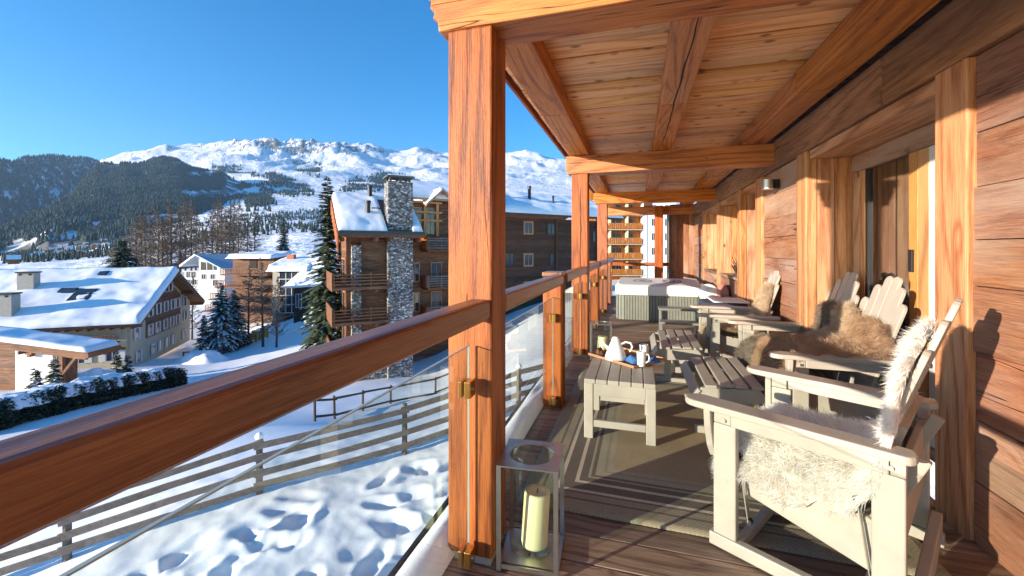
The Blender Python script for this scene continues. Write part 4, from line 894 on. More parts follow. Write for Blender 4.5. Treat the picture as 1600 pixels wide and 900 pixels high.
WX = 1.56
wall = thing('house_wall', 'weathered brown board wall of the chalet along the balcony', 'wall', (WX, 0, 0))
def wt(name, x0, x1, y0, y1, z0, z1, mat, par=None, bv=.005):
    o = timber(name, x0-WX, x1-WX, y0, y1, z0, z1, mat, par or wall, bv); return o
def plank_bay(y0, y1, z0, z1, h=.265):
    z = z0
    while z < z1-.03:
        e = min(z1, z+h*random.uniform(.8,1.25)); e = z1 if z1-e < .07 else e; d = random.uniform(-.004,.012); cut = None
        if y1-y0 > 2 and random.random() < .45: cut = y0+(y1-y0)*random.uniform(.3,.7)
        for a, b in ([(y0,cut-.002),(cut+.002,y1)] if cut else [(y0,y1)]):
            wt('plank', WX-d, WX+.04, a, b, z+.002, e-.002, OLD['y'], bv=.004)
        z = e
plank_bay(-.8, 2.568, -.02, 2.33); plank_bay(4.832, 6.048, -.02, 2.33); plank_bay(11.07, 12.88, -.02, 2.33)
for a, b in ((-.8,3.3),(3.303,6.4),(6.403,10.0),(10.003,13.2)): wt('wall_plate', WX-.035, WX+.30, a, b, 2.335, 2.66, PLATE['y'], bv=.012)
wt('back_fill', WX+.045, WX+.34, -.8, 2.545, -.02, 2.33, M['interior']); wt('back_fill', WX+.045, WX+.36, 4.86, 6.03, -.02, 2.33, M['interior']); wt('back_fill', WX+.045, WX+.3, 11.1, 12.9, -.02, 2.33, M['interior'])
for a, b in ((2.57,2.80),(4.58,4.83),(6.05,6.34),(7.22,7.40),(9.02,9.19),(10.98,11.067)):
    wt('door_post', WX-.032, WX+.06, a, b, -.01, 2.332, JAMB['z'], bv=.008)
    for s0, s1 in ((.064,.20),(.204,.36)): wt('reveal_board', WX+s0, WX+s1, a+.006, b-.006, -.01, 2.332, JAMB['z'], bv=.003)
for a, b in ((2.803,4.577),(6.343,7.217),(7.403,9.017),(9.193,10.977)):
    for s0, s1 in ((.0,.165),(.168,.35)): wt('soffit_board', WX+s0, WX+s1, a, b, 2.25, 2.33, JAMB['y'], bv=.003)
# sliding glass door
dx = WX+.33
sd = MB(); sd.box(.33,.41,2.806,4.572,2.10,2.245).box(.33,.41,2.806,4.572,-.01,.07)
door = sd.build('sliding_door', OLD['y'], wall)
for a, b, m_ in ((4.44,4.57,JAMB['z']),(4.37,4.43,JAMB['z']),(3.645,3.745,ORNG['z']),(3.53,3.64,ORNG['z']),(3.46,3.525,M['shutter']),(2.806,2.93,OLD['z'])):
    t_ = timber('stile', .335, .40, a, b, .072, 2.098, m_, door, .004)
timber('weather_strip', .345, .39, 4.335, 4.368, .072, 2.098, M['dark_metal'], door, 0)
MB().box(.365,.371,3.747,4.334,.075,2.095).build('pane', M['window'], door); MB().box(.385,.391,2.931,3.458,.075,2.095).build('pane', M['window'], door)
timber('handle', .318, .334, 3.68, 3.725, 1.24, 1.40, M['dark_metal'], door, .004)
MB().box(.50,.52,3.85,4.34,.0,2.2).build('curtain', M['curtain'], door)  # added; its brown also stands in for wood reflected in the pane
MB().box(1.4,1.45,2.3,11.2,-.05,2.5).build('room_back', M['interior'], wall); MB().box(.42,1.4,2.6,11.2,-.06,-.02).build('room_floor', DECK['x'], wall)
# further openings: a door and two windows over board aprons
def opening(a, b, z0, handle=False):
    f = MB().box(.30,.36,a,b,2.16,2.245).box(.30,.36,a,b,z0,z0+.09).box(.30,.36,a,a+.09,z0+.092,2.158).box(.30,.36,b-.09,b,z0+.092,2.158)
    w_ = f.build('window' if z0 > .5 else 'terrace_door', JAMB['z'], wall, bevel=.004)
    MB().box(.325,.331,a+.092,b-.092,z0+.092,2.158).build('pane', M['window'], w_)
    MB().box(.46,.48,a+.05,b-.05,z0,2.2).build('curtain', M['curtain'], w_)
    if z0 > .5:
        timber('sill', -.02, .299, a+.003, b-.003, z0-.05, z0-.003, DECK['y'], w_, .006)
        n = 4
        for i in range(n): timber('apron_plank', .0+(i % 2)*.006, .05, a+.003, b-.003, i*(z0-.06)/n+.003, (i+1)*(z0-.06)/n-.003, OLD['y'], w_, .003)
    if handle:
        MB().tube([(.30,b-.05,1.05),(.24,b-.05,1.05),(.24,b-.20,1.05)], .012, 8).build('handle', M['steel'], w_)
opening(6.345, 7.215, 0.0); opening(7.405, 9.015, .95); opening(9.195, 10.975, .95, True)
# end wall of the balcony
ew = thing('end_wall', 'short end wall of upright boards closing the far balcony end', 'wall', (.95, 12.9, 0))
x = 0; 
while x < .62:
    w_ = random.uniform(.13,.19); timber('plank', x, min(.64,x+w_)-.004, random.uniform(0,.012), .05, -.02, 2.7, OLD['z'], ew, .004); x += w_
MB().box(-.02,.66,.052,1.5,-.02,2.7).build('core', M['interior'], ew); timber('corner_board', -.06, -.004, -.02, .5, -.02, 2.62, GREYW['z'], ew)

# roof: cross beams, purlins, boards
roof = thing('balcony_roof', 'timber balcony roof with knotty boards, purlins and cross beams', 'roof', (0, 0, 2.39))
rz0 = 2.39
def rt(name, x0, x1, y0, y1, z0, z1, mat, bv=.008): return timber(name, x0, x1, y0, y1, z0-rz0, z1-rz0, mat, roof, bv)
for yb in (1.74, 5.51, 9.26, 12.55):
    prof = [(-.93,2.63),(-.93,2.56),(-.905,2.545),(-.915,2.51),(-.89,2.49),(-.90,2.46),(-.875,2.45),(-.87,2.395),(1.60,2.395),(1.60,2.63)] if yb < 5 else [(-.90,2.63),(-.90,2.45),(-.87,2.395),(1.60,2.395),(1.60,2.63)]
    MB().prism([(p[0],p[1]-rz0) for p in prof], yb, yb+.22).build('cross_beam', HONEY['x'], roof, bevel=.008)
for a, b in ((-.84,-.60),(.195,.41),(1.20,1.45)):
    for c, d in ((-.9,3.8),(3.803,8.2),(8.203,13.1)): rt('purlin', a, b, c, d, 2.632, 2.80, HONEY['y'], .010)
y = -.9
while y < 13.1:
    w_ = random.choice((.15,.17,.19)); d = random.uniform(0,.012); rt('ceiling_board', -.98, 1.62, y, y+w_-.006, 2.805-d+.008, 2.84, PINE['x'], .004); y += w_
MB().box(-1.02, 2.6, -.9, 13.2, .455, .55).build('roof_deck', CHAL['x'], roof)  # unseen slab above the ceiling boards, added to block light
MB().box(-1.045, -1.022, -.9, 13.2, .40, .56).build('fascia', LARCH['y'], roof)

def timber_post(label, x0, x1, y0, y1, z1, mat=LARCH['z']):
    t = thing('timber_post', label, 'post', ((x0+x1)/2, (y0+y1)/2, 0), 0, 'timber posts carrying the balcony roof')
    b = MB().box(x0-(x0+x1)/2, x1-(x0+x1)/2, y0-(y0+y1)/2, y1-(y0+y1)/2, .03, z1).build('shaft', mat, t, bevel=.010)
    MB().box(x0-(x0+x1)/2+.01, x1-(x0+x1)/2-.01, y0-(y0+y1)/2+.01, y1-(y0+y1)/2-.01, -.02, .029).build('foot_plate', M['concrete'], t); return t
timber_post('thick near orange timber post beside the front lantern', -.825, -.612, 1.745, 1.955, 2.394)
p2_ = timber_post('second timber post with a long dark crack, behind the teapot table', -.825, -.612, 5.515, 5.725, 2.394)
def crack(parent, a, b, w, normal_axis, off):
    """a drying crack: a narrow dark wedge with ragged sides, sunk into the face"""
    v = []; f = []; n = 40
    for i in range(n):
        t_ = i/(n-1); p = Vector(a).lerp(Vector(b), t_); g = (fbm(np.array(t_*9.), np.array(2.5), 3, 7)-.5)*.035; ww = w*math.sin(math.pi*t_)**.4*(.4+.9*float(fbm(np.array(t_*21.), np.array(.5), 2, 3)))
        q = (1,0,0); v += [tuple(p+Vector(q)*(float(g)-ww/2)), tuple(p+Vector(q)*(float(g)+ww/2))]
    f = [(2*i,2*i+1,2*i+3,2*i+2) for i in range(n-1)]
    MB().add(v, f).build('crack', M['interior'], parent)
crack(p2_, (.005,-.1075,.55), (.012,-.1075,2.25), .011, 1, 0)
timber_post('third timber post, beyond the far lantern', -.825, -.612, 9.265, 9.475, 2.394)
timber_post('far corner timber post behind the hot tub', .48, .70, 12.3, 12.52, 2.62)

crack(roof, (.315,2.2,2.6305-rz0), (.285,5.3,2.6305-rz0), .014, 2, 0)
# railing: beam rails, split mid posts, glass panels on brass clamps
def mid_post(label, y0):
    t = thing('rail_post', label, 'rail post', (-.72, y0+.06, 0), 0, 'split rail posts with glass between')
    for sg in (-1, 1):
        b = MB().prism([(-.085,-.03),(.085,-.03),(.085,1.16),(-.085,1.16)], sg*.065-.042, sg*.065+.042)
        b.build('post_half', LARCH['z'], t, bevel=.014)
    MB().box(-.09,.09,-.115,.115,1.163,1.20).build('cap', RAIL['y'], t, bevel=.006); return t
mid_post('split rail post between the first and second timber posts', 3.71); mid_post('split rail post between the second and third timber posts', 7.43); mid_post('split rail post near the far end of the balcony', 11.0)
def rail_bay(label, y0, y1, gy0, gy1, clamps=True, snow=False):
    t = thing('railing', label, 'railing', (-.665, y0, 0))
    o = MB().box(-.05,.05,0,y1-y0,1.09,1.182).build('handrail', RAIL['y'], t, bevel=.02, seg=3)
    g = MB().box(-.050,-.042,gy0-y0,gy1-y0,.0,.975).build('glass_panel', M['balustrade'], t)
    e = MB().box(-.0503,-.0417,gy1-y0+.0005,gy1-y0+.004,.0,.975).box(-.0503,-.0417,gy0-y0,gy1-y0,.9755,.979).build('polished_edge', M['glass_edge'], g)
    if clamps:
        for yy in ((gy1-.035),(gy0+.035)):
            for z in (.075,.80):
                c = MB().box(-.068,-.0512,yy-y0-.028,yy-y0+.03,z-.035,z+.035).box(-.0408,-.012,yy-y0-.028,yy-y0+.03,z-.035,z+.035).build('clamp', M['brass'], t, bevel=.003)
                MB().tube([(-.012,yy-y0,z),(-.006,yy-y0,z)], .009, 10).build('screw', M['steel'], c)
    return t
rail_bay('nearest railing with its brown beam rail and glass panel', -.9, 1.742, -.9, 1.715)
rail_bay('short railing between the near post and the split rail post', 1.958, 3.668, 2.0, 3.66)
rail_bay('short railing between the split rail post and the second post', 3.87, 5.512, 3.88, 5.49)
rail_bay('railing just beyond the second timber post', 5.728, 7.388, 5.74, 7.38); rail_bay('railing leading up to the third timber post', 7.59, 9.262, 7.6, 9.25)
rail_bay('railing beyond the third timber post', 9.478, 12.5, 9.49, 12.45)
er = thing('end_railing', 'orange end railing crossing behind the hot tub', 'railing', (0, 12.62, 0)); MB().box(-.7,.95,-.05,.05,.93,1.03).build('handrail', LARCH['x'], er, bevel=.012)
MB().box(-.7,.95,-.006,.006,.02,.86).build('glass_panel', M['glass'], er); timber('end_post', -.76, -.70, -.07, .07, 0, 1.1, LARCH['z'], er); timber('end_post', .60, .66, -.07, .07, 0, .925, LARCH['z'], er)

# wall lamp
wl = thing('wall_lamp', 'brushed steel cylinder lamp on the board wall under the roof', 'wall lamp', (1.55, 5.47, 2.15))
MB().lathe([(0,-.055),(.062,-.055),(.062,.055),(.05,.055),(.05,.01),(0,.01)], 24, Matrix.Translation((-.10,0,0))).build('shade', M['steel'], wl, smooth=False); MB().box(-.045,.0,-.05,.05,-.05,.05).build('bracket', M['dark_metal'], wl)
# twig ornament on the sill
tw = MB(); random.seed(5)
for i in range(26):
    a = random.random()*6.28; l = random.uniform(.12,.30); p = Vector((0,0,.02)); q = p+Vector((math.cos(a)*.05,math.sin(a)*.05,l*.6)); tw.tube([p,q,q+Vector((math.cos(a+1)*.06,math.sin(a+1)*.05,l*.5))],[.010,.008,.003],4)
t = thing('twig_ornament', 'dark twig ornament standing on the second window sill', 'ornament', (1.60, 7.75, .95)); tw.build('twigs', M['bark'], t); MB().lathe([(0,0),(.06,0),(.05,.05),(0,.05)], 12).build('base', M['dark_metal'], t)

# ------------------------------------------------------------------ rug
def rug_mat(hx, hy):
    m = NT('woven_rug'); tc = m.n('ShaderNodeTexCoord'); sp = m.n('ShaderNodeSeparateXYZ'); m.l(tc.outputs['Object'], sp.inputs[0])
    d = m.math('MINIMUM', m.math('SUBTRACT', hx, m.math('ABSOLUTE', sp.outputs[0])), m.math('SUBTRACT', hy, m.math('ABSOLUTE', sp.outputs[1])))
    A = (.285,.235,.155); Bk = (.14,.11,.08); Pl = (.54,.44,.32); Fd = (.33,.25,.145); G = (.335,.295,.20)
    st = [(0,A),(.10,Bk),(.115,A),(.165,Bk),(.18,Pl),(.205,Bk),(.275,Pl),(.30,Bk),(.345,G),(.36,Bk),(.385,G),(.43,A),(.45,G),(.485,Fd)]
    n = m.n('ShaderNodeValToRGB'); n.color_ramp.interpolation = 'CONSTANT'; e = n.color_ramp.elements
    while len(e) < len(st): e.new(.9)
    for i, (p, c) in enumerate(st): e[i].position = p; e[i].color = (*c, 1)
    m.l(d, n.inputs[0])
    ck = m.n('ShaderNodeTexChecker'); ck.inputs['Scale'].default_value = 90; m.l(tc.outputs['Object'], ck.inputs[0])
    nz = m.noise(m.coords((1,1,1), rnd=False), 130, 2, .7); nb = m.noise(m.coords((1,1,1), rnd=False), 3, 3, .6)
    f = m.math('MULTIPLY', m.math('MULTIPLY_ADD', nz, 1.0, .5), m.math('MULTIPLY_ADD', nb, .5, .75)); f = m.math('MULTIPLY', f, m.math('MULTIPLY_ADD', ck.outputs[1], .22, .9))
    m.col(m.mix(1.0, n.outputs[0], f, 'MULTIPLY')); m.rough(.95); m.bump(m.math('ADD', nz, m.math('MULTIPLY', ck.outputs[1], .5)), .5, .004); return m.m
hx, hy = .96, 1.36; n = 60; A_, B_ = np.meshgrid(np.linspace(-hx,hx,n), np.linspace(-hy,hy,n)); zz = .010+.006*fbm(A_*2+4, B_*2, 3, 2); V = np.concatenate([np.stack([A_,B_,zz],-1).reshape(-1,3), np.stack([A_,B_,0*zz+.001],-1).reshape(-1,3)])
ff = grid_faces(n,n); idx = np.arange(n*n).reshape(n,n); ring = np.concatenate([idx[:,0], idx[-1,1:], idx[-2::-1,-1], idx[0,-2:0:-1]]); r2 = np.roll(ring,-1)
rug = np_mesh('rug', V, np.concatenate([ff, np.stack([ring,r2,r2+n*n,ring+n*n],1)]), rug_mat(hx,hy), smooth=False); rug.location = (.34, 3.58, .002); rug.rotation_euler.z = -.012; tag(rug, 'olive brown woven rug with striped borders on the deck', 'rug')

# ------------------------------------------------------------------ lanterns
def lantern(label, loc, rz, cl, tilt):
    t = thing('lantern', label, 'lantern', loc, rz); w = .135; h = .46
    n = 36; ro, v, f = .101, [], []
    for z in (h-.006, h):
        for j in range(n):
            a = 2*math.pi*(j+.5)/n; c, s_ = math.cos(a), math.sin(a); q = w/max(abs(c),abs(s_)); v += [(ro*c,ro*s_,z),(q*c,q*s_,z)]
    for j in range(n):
        a, b = 2*j, 2*((j+1)%n); f += [(2*n+a,2*n+a+1,2*n+b+1,2*n+b),(a,b,b+1,a+1),(a+1,b+1,2*n+b+1,2*n+a+1),(b,a,2*n+a,2*n+b)]
    fr = MB(); fr.add(v, f); fr.build('top_plate', M['steel'], t)
    for sx in (-1,1):
        for sy in (-1,1): MB().box(sx*w-.010*(sx>0)*2+0*sx, sx*w+.02*(sx<0), sy*w-.004*(sy>0)*2, sy*w+.008*(sy<0), 0, h-.0065).build('leg', M['steel'], t)
    b = MB()
    for s_ in (-1,1): b.box(s_*(w-.010)-.009, s_*(w-.010)+.009, -w+.009, w-.009, .012, .020); b.box(-w+.021, w-.021, s_*(w-.006)-.003, s_*(w-.006)+.003, .012,.03)
    b.build('base_frame', M['steel'], t); MB().box(-w+.02,w-.02,-w+.02,w-.02,.022,.03).build('base_plate', M['steel'], t)
    MB().lathe([(.0,.032),(.090,.032),(.103,.047),(.106,.10),(.104,.40),(.102,.47),(.108,.487),(.106,.489),(.099,.47),(.101,.40),(.103,.10),(.098,.050),(.0,.036)], 40).build('glass_cylinder', M['glass'], t, smooth=True)
    c = thing('candle', cl, 'candle', (loc[0]+.01, loc[1], .05), rz)
    Mx = Matrix.Rotation(tilt, 4, 'X') @ Matrix.Rotation(.05, 4, 'Y')
    MB().lathe([(0,0),(.058,0),(.061,.01),(.060,.225),(.057,.237),(.036,.228),(0,.224)], 32, Mx).build('wax', M['candle'], c, smooth=True); MB().tube([Mx @ Vector((0,0,.222)), Mx @ Vector((.002,0,.246))], .0025, 5).build('wick', M['black'], c)
lantern('large steel frame lantern standing by the near post', (-.462, 1.875, 0), .07, 'cream pillar candle inside the near lantern', -.07)
lantern('steel frame lantern standing by the second post', (-.44, 5.50, 0), .05, 'pale candle inside the far lantern', .0)

# ------------------------------------------------------------------ side table and what stands on it
tb = thing('side_table', 'low sand coloured slatted side table carrying the tea tray', 'table', (-.122, 3.42, .012))
hx, hy = .252, .30
for i in range(6): 
    a = -hx+i*(2*hx/6); timber('slat', a+.003, a+2*hx/6-.003, -hy-.008, hy+.008, .405, .438, M['paint'], tb, .004)
for sx in (-1,1):
    for sy in (-1,1): timber('leg', sx*(hx-.033)-.033, sx*(hx-.033)+.033, sy*(hy-.022)-.022, sy*(hy-.022)+.022, 0, .404, M['paint'], tb, .005)
for sy in (-1,1): timber('apron', -hx+.068, hx-.068, sy*(hy-.02)-.014, sy*(hy-.02)+.014, .315, .403, M['paint'], tb, .004); timber('stretcher', -hx+.068, hx-.068, sy*(hy-.02)-.014, sy*(hy-.02)+.014, .085, .135, M['paint'], tb, .004)
for sx in (-1,1): timber('side_apron', sx*(hx-.02)-.014, sx*(hx-.02)+.014, -hy+.046, hy-.046, .325, .403, M['paint'], tb, .004)
TZ = .451
P4 = [at(926,556,1), at(995,577,1), at(1037,565,1)]
def onz(px, py, z): r = ray(px, py); return Vector((0,0,H))+r*((z-H)/r.z)
a, b, c = onz(925,556,TZ), onz(995,577,TZ), onz(1036,563,TZ)
ux = (b-a); Lx = ux.length; ang = math.atan2(ux.y, ux.x); Ly = max(.25, (c-b).length); ctr = (a+c)/2
tr = thing('tray', 'brown wooden tray set askew on the side table', 'tray', (ctr.x, ctr.y, TZ), ang)
hw_, hd_ = Lx/2, Ly/2
MB().box(-hw_,hw_,-hd_,hd_,.0,.008).build('base', M['leather'], tr)
for nm, bx in (('rim',(-hw_-.008,hw_+.008,-hd_-.008,-hd_-.0005)),('rim',(-hw_-.008,hw_+.008,hd_+.0005,hd_+.008)),('rim',(-hw_-.008,-hw_-.0005,-hd_,hd_)),('rim',(hw_+.0005,hw_+.008,-hd_,hd_))): timber(nm, *bx, 0, .022, JAMB['x'], tr, .002)
p = onz(962,561,TZ+.008)
tp = thing('teapot', 'white conical teapot with a loop handle on the tray', 'teapot', tuple(p), -.15)
MB().lathe([(0,0),(.088,0),(.092,.006),(.088,.03),(.062,.10),(.042,.145),(.036,.155),(.036,.172),(.030,.178),(0,.180)], 40).build('body', M['ceramic'], tp, smooth=True)
MB().lathe([(0,.1805),(.028,.1805),(.024,.190),(.008,.193),(0,.194)], 24).build('lid', M['ceramic'], tp, smooth=True)
MB().tube([(.05,0,.135),(.085,0,.155),(.125,0,.150),(.140,0,.120),(.128,0,.085),(.115,0,.075)], [.007,.008,.009,.009,.008,.005], 10).build('handle', M['ceramic'], tp, smooth=True)
MB().tube([(-.06,0,.08),(-.095,0,.115),(-.115,0,.150)], [.018,.012,.009], 12).build('spout', M['ceramic'], tp, smooth=True)
for px, py, lb, rz in ((1002,572,'front white mug on the near corner of the tray',-.2),(1006,560,'rear white mug half hidden on the tray',.9)):
    p = onz(px, py, TZ+.008); mg = thing('mug', lb, 'mug', tuple(p), rz, 'white mugs on the tray')
    MB().lathe([(0,0),(.028,0),(.031,.004),(.036,.118),(.0345,.121),(.033,.118),(.028,.01),(0,.008)], 32).build('cup', M['ceramic'], mg, smooth=True)
    MB().tube([(.033,0,.098),(.055,0,.100),(.063,0,.08),(.058,0,.048),(.034,0,.030)], .0055, 9).build('handle', M['ceramic'], mg, smooth=True)
def cloth(label, px, py, sx, sy, rz, mat, hgt, z0=TZ+.009, name='napkin', cat='napkin'):
    p = onz(px, py, z0); n = 22; A_, B_ = np.meshgrid(np.linspace(-1,1,n), np.linspace(-1,1,n)); zz = hgt*(1-np.abs(A_)**4)*(1-np.abs(B_)**4)*(.4+1.1*fbm(A_*2+px, B_*2, 4, 3))+.002
    o = np_mesh(name, np.stack([A_*sx*(1+.1*B_), B_*sy, zz],-1).reshape(-1,3), grid_faces(n,n), mat, smooth=True); o.location = p; o.rotation_euler.z = rz; tag(o, label, cat)
cloth('crumpled blue napkin between the teapot and the mugs', 988, 566, .035, .065, .5, M['blue_cloth'], .055); cloth('blue napkin spilling over the right end of the tray', 1022, 565, .05, .045, .3, M['blue_cloth'], .035)
cloth('brown leather pouch at the left end of the tray', 937, 554, .035, .035, .2, M['leather'], .055, name='pouch', cat='pouch')

# ------------------------------------------------------------------ slatted glider chairs, sofa and ottomans (local x faces forward)
PNT = M['paint']
FLAT = lambda z: Matrix(((1,0,0,0),(0,0,1,0),(0,1,0,z),(0,0,0,1)))
def rounded(x0, x1, w, nose=.07, tail=.03):
    pts = []
    for i in range(9): a = -math.pi/2+math.pi*i/8; pts.append((x1-nose+nose*math.cos(a), w/2*math.sin(a)))
    for i in range(7): a = math.pi/2+math.pi*i/6; pts.append((x0+tail+tail*math.cos(a), w*.40*math.sin(a)))
    return pts
def glider(label, cat, loc, rz, hw, backs, name):
    t = thing(name, label, cat, loc, rz)
    for s in (-1, 1):
        y = s*hw
        MB().prism([(p[0], p[1]) for p in rounded(-.43,.405,.125)], .638, .670, Matrix(((1,0,0,0),(0,0,1,y),(0,1,0,0),(0,0,0,1)))).build('armrest', PNT, t, bevel=.007)
        timber('arm_rail', -.355, .185, y+s*.012-.014, y+s*.012+.014, .580, .636, PNT, t, .004)
        timber('front_leg', .165, .265, y-.020, y+.020, .062, .579, PNT, t, .006); timber('front_leg_top', .187, .265, y-.018, y+.018, .580, .6365, PNT, t, .004)
        timber('rear_leg', -.40, -.305, y-.020, y+.020, .062, .579, PNT, t, .006); timber('rear_leg_top', -.40, -.357, y-.018, y+.018, .580, .6365, PNT, t, .004)
        timber('skid', -.45, .285, y-.021, y+.021, .0, .060, PNT, t, .006)
        MB().prism([(0,.636),(.07,.636),(.062,.56),(.035,.46),(.0,.40)], -.016, .016, Matrix(((0,1,0,.283),(s,0,0,y-s*.02),(0,0,1,0),(0,0,0,1)))).build('arm_bracket', PNT, t, bevel=.004)
        ys = y-s*.085
        MB().prism([(.215,.425),(.235,.38),(.20,.265),(-.28,.15),(-.355,.15),(-.365,.26),(-.29,.355)], ys-.016, ys+.016).build('seat_side', PNT, t, bevel=.006)
        for xa in (.14,-.285):
            l = MB().bar((xa+.03, y-s*.04, .43), (xa-.01, y-s*.04, .15), .004, .03, up=(0,1,0)).build('swing_link', M['steel'], t)
            for q in ((xa+.03,.43),(xa-.01,.15)): MB().tube([(q[0], y-s*.052, q[1]), (q[0], y-s*.028, q[1])], .014, 12).build('bolt', M['dark_metal'], l)
        for q in ((.215,.60),(-.36,.608)): MB().tube([(q[0], y+s*.015, q[1]), (q[0], y+s*.031, q[1])], .009, 10).build('screw', M['steel'], t)
        MB().bar((-.30,y-s*.10,.33), (-.435,y-s*.10,.63), .035, .05, up=(1,0,0)).build('back_brace', M['paint_dark'], t, bevel=.005)
    timber('rear_cross_rail', -.445, -.405, -hw+.022, hw-.022, .065, .165, PNT, t, .005); timber('front_cross_rail', .15, .185, -hw+.022, hw-.022, .01, .058, PNT, t, .005)
    timber('rear_apron', -.388, -.36, -hw+.021, hw-.021, .30, .575, PNT, t, .005)
    for i in range(7):
        f = i/6; x = .225-.5*f; z = .428-.085*f; o = MB().box(-.035,.035,-hw+.066,hw-.066,-.011,.011).build('seat_slat', PNT, t, bevel=.004); o.location = (x,0,z); o.rotation_euler.y = -.17
    tilt = math.atan2(.30,.90); Lb = .955
    for bc, bw in backs:
        ns = 6; sw = bw/ns
        for i in range(ns):
            c = -bw/2+sw*(i+.5); e = abs(i-2.5)/2.5; L = Lb-.20*e**1.6; fan = c*.06
            pts = [(-sw*.43,0),(sw*.43,0),(sw*.475,L-sw*.45)]+[(sw*.475*math.cos(a), L-sw*.45+sw*.45*math.sin(a)) for a in np.linspace(.25,math.pi-.25,7)]+[(-sw*.475,L-sw*.45)]
            o = MB().prism(pts, -.011, .011, Matrix(((0,1,0,0),(1,0,0,0),(0,0,1,0),(0,0,0,1)))).build('back_slat', PNT, t, bevel=.004)
            o.location = (-.205-.012*(1-e), bc+c*.93, .300); o.rotation_euler = (-fan, -tilt, 0)
        for zz in (.42,.66): 
            x = -.205-(zz-.30)*math.tan(tilt)-.038; o = MB().box(-.016,.016,-bw/2+.03,bw/2-.03,-.04,.04).build('back_rail', M['paint_dark'], t, bevel=.004); o.location = (x,bc,zz+.02); o.rotation_euler.y = -tilt
    return t
C1 = dict(loc=(.788,2.363,.012), rz=math.radians(147.5)); C2 = dict(loc=(1.29,4.03,.012), rz=math.pi); C4 = dict(loc=(1.07,5.57,.0), rz=math.pi-.02)
glider('sand coloured glider chair nearest the camera with the cream fleece', 'glider chair', C1['loc'], C1['rz'], .39, [(0,.60)], 'glider_chair')
glider('double glider sofa with two scalloped backs before the glass door', 'glider sofa', C2['loc'], C2['rz'], .70, [(-.315,.58),(.315,.58)], 'glider_sofa')
glider('far glider chair beside the wall lamp and hot tub', 'glider chair', C4['loc'], C4['rz'], .375, [(0,.58)], 'glider_chair')
def ottoman(label, loc, rz, lx, ly):
    t = thing('ottoman', label, 'ottoman', loc, rz); z = .375; n = 5
    for s in (-1,1):
        pts = [(-lx/2-.02,z-.14),(-lx/2-.035,z-.10),(-lx/2+.04,z-.018),(lx/2-.03,z+.0),(lx/2+.01,z-.06),(lx/2-.02,z-.10)]
        MB().prism(pts, s*(ly/2-.03)-.016, s*(ly/2-.03)+.016).build('side_rail', PNT, t, bevel=.005)
        for x in (-.11,.13): timber('leg', x-.035, x+.035, s*(ly/2-.075)-.018, s*(ly/2-.075)+.018, .055, z-.06, PNT, t, .005)
        timber('skid', -lx/2, lx/2, s*(ly/2-.075)-.02, s*(ly/2-.075)+.02, 0, .053, PNT, t, .005)
    for i in range(n):
        f = i/(n-1); x = -lx/2+.0+f*(lx-.05); zz = z+.012-(.075*(1-f*3.2) if f < .3 else 0); o = MB().box(-.040,.040,-ly/2,ly/2,-.012,.012).build('slat', PNT, t, bevel=.005); o.location = (x,0,zz); o.rotation_euler.y = -.85 if i == 0 else -.04
    timber('cross_rail', -.03, .03, -ly/2+.1, ly/2-.1, .10, .16, PNT, t, .005)
    return t
ottoman('slatted ottoman with a curved edge in front of the glider sofa', (.655,3.82,.012), 0, .46, .86)
ottoman('slatted ottoman between the tea table and the steps', (.42,5.12,.0), 0, .46, .98)

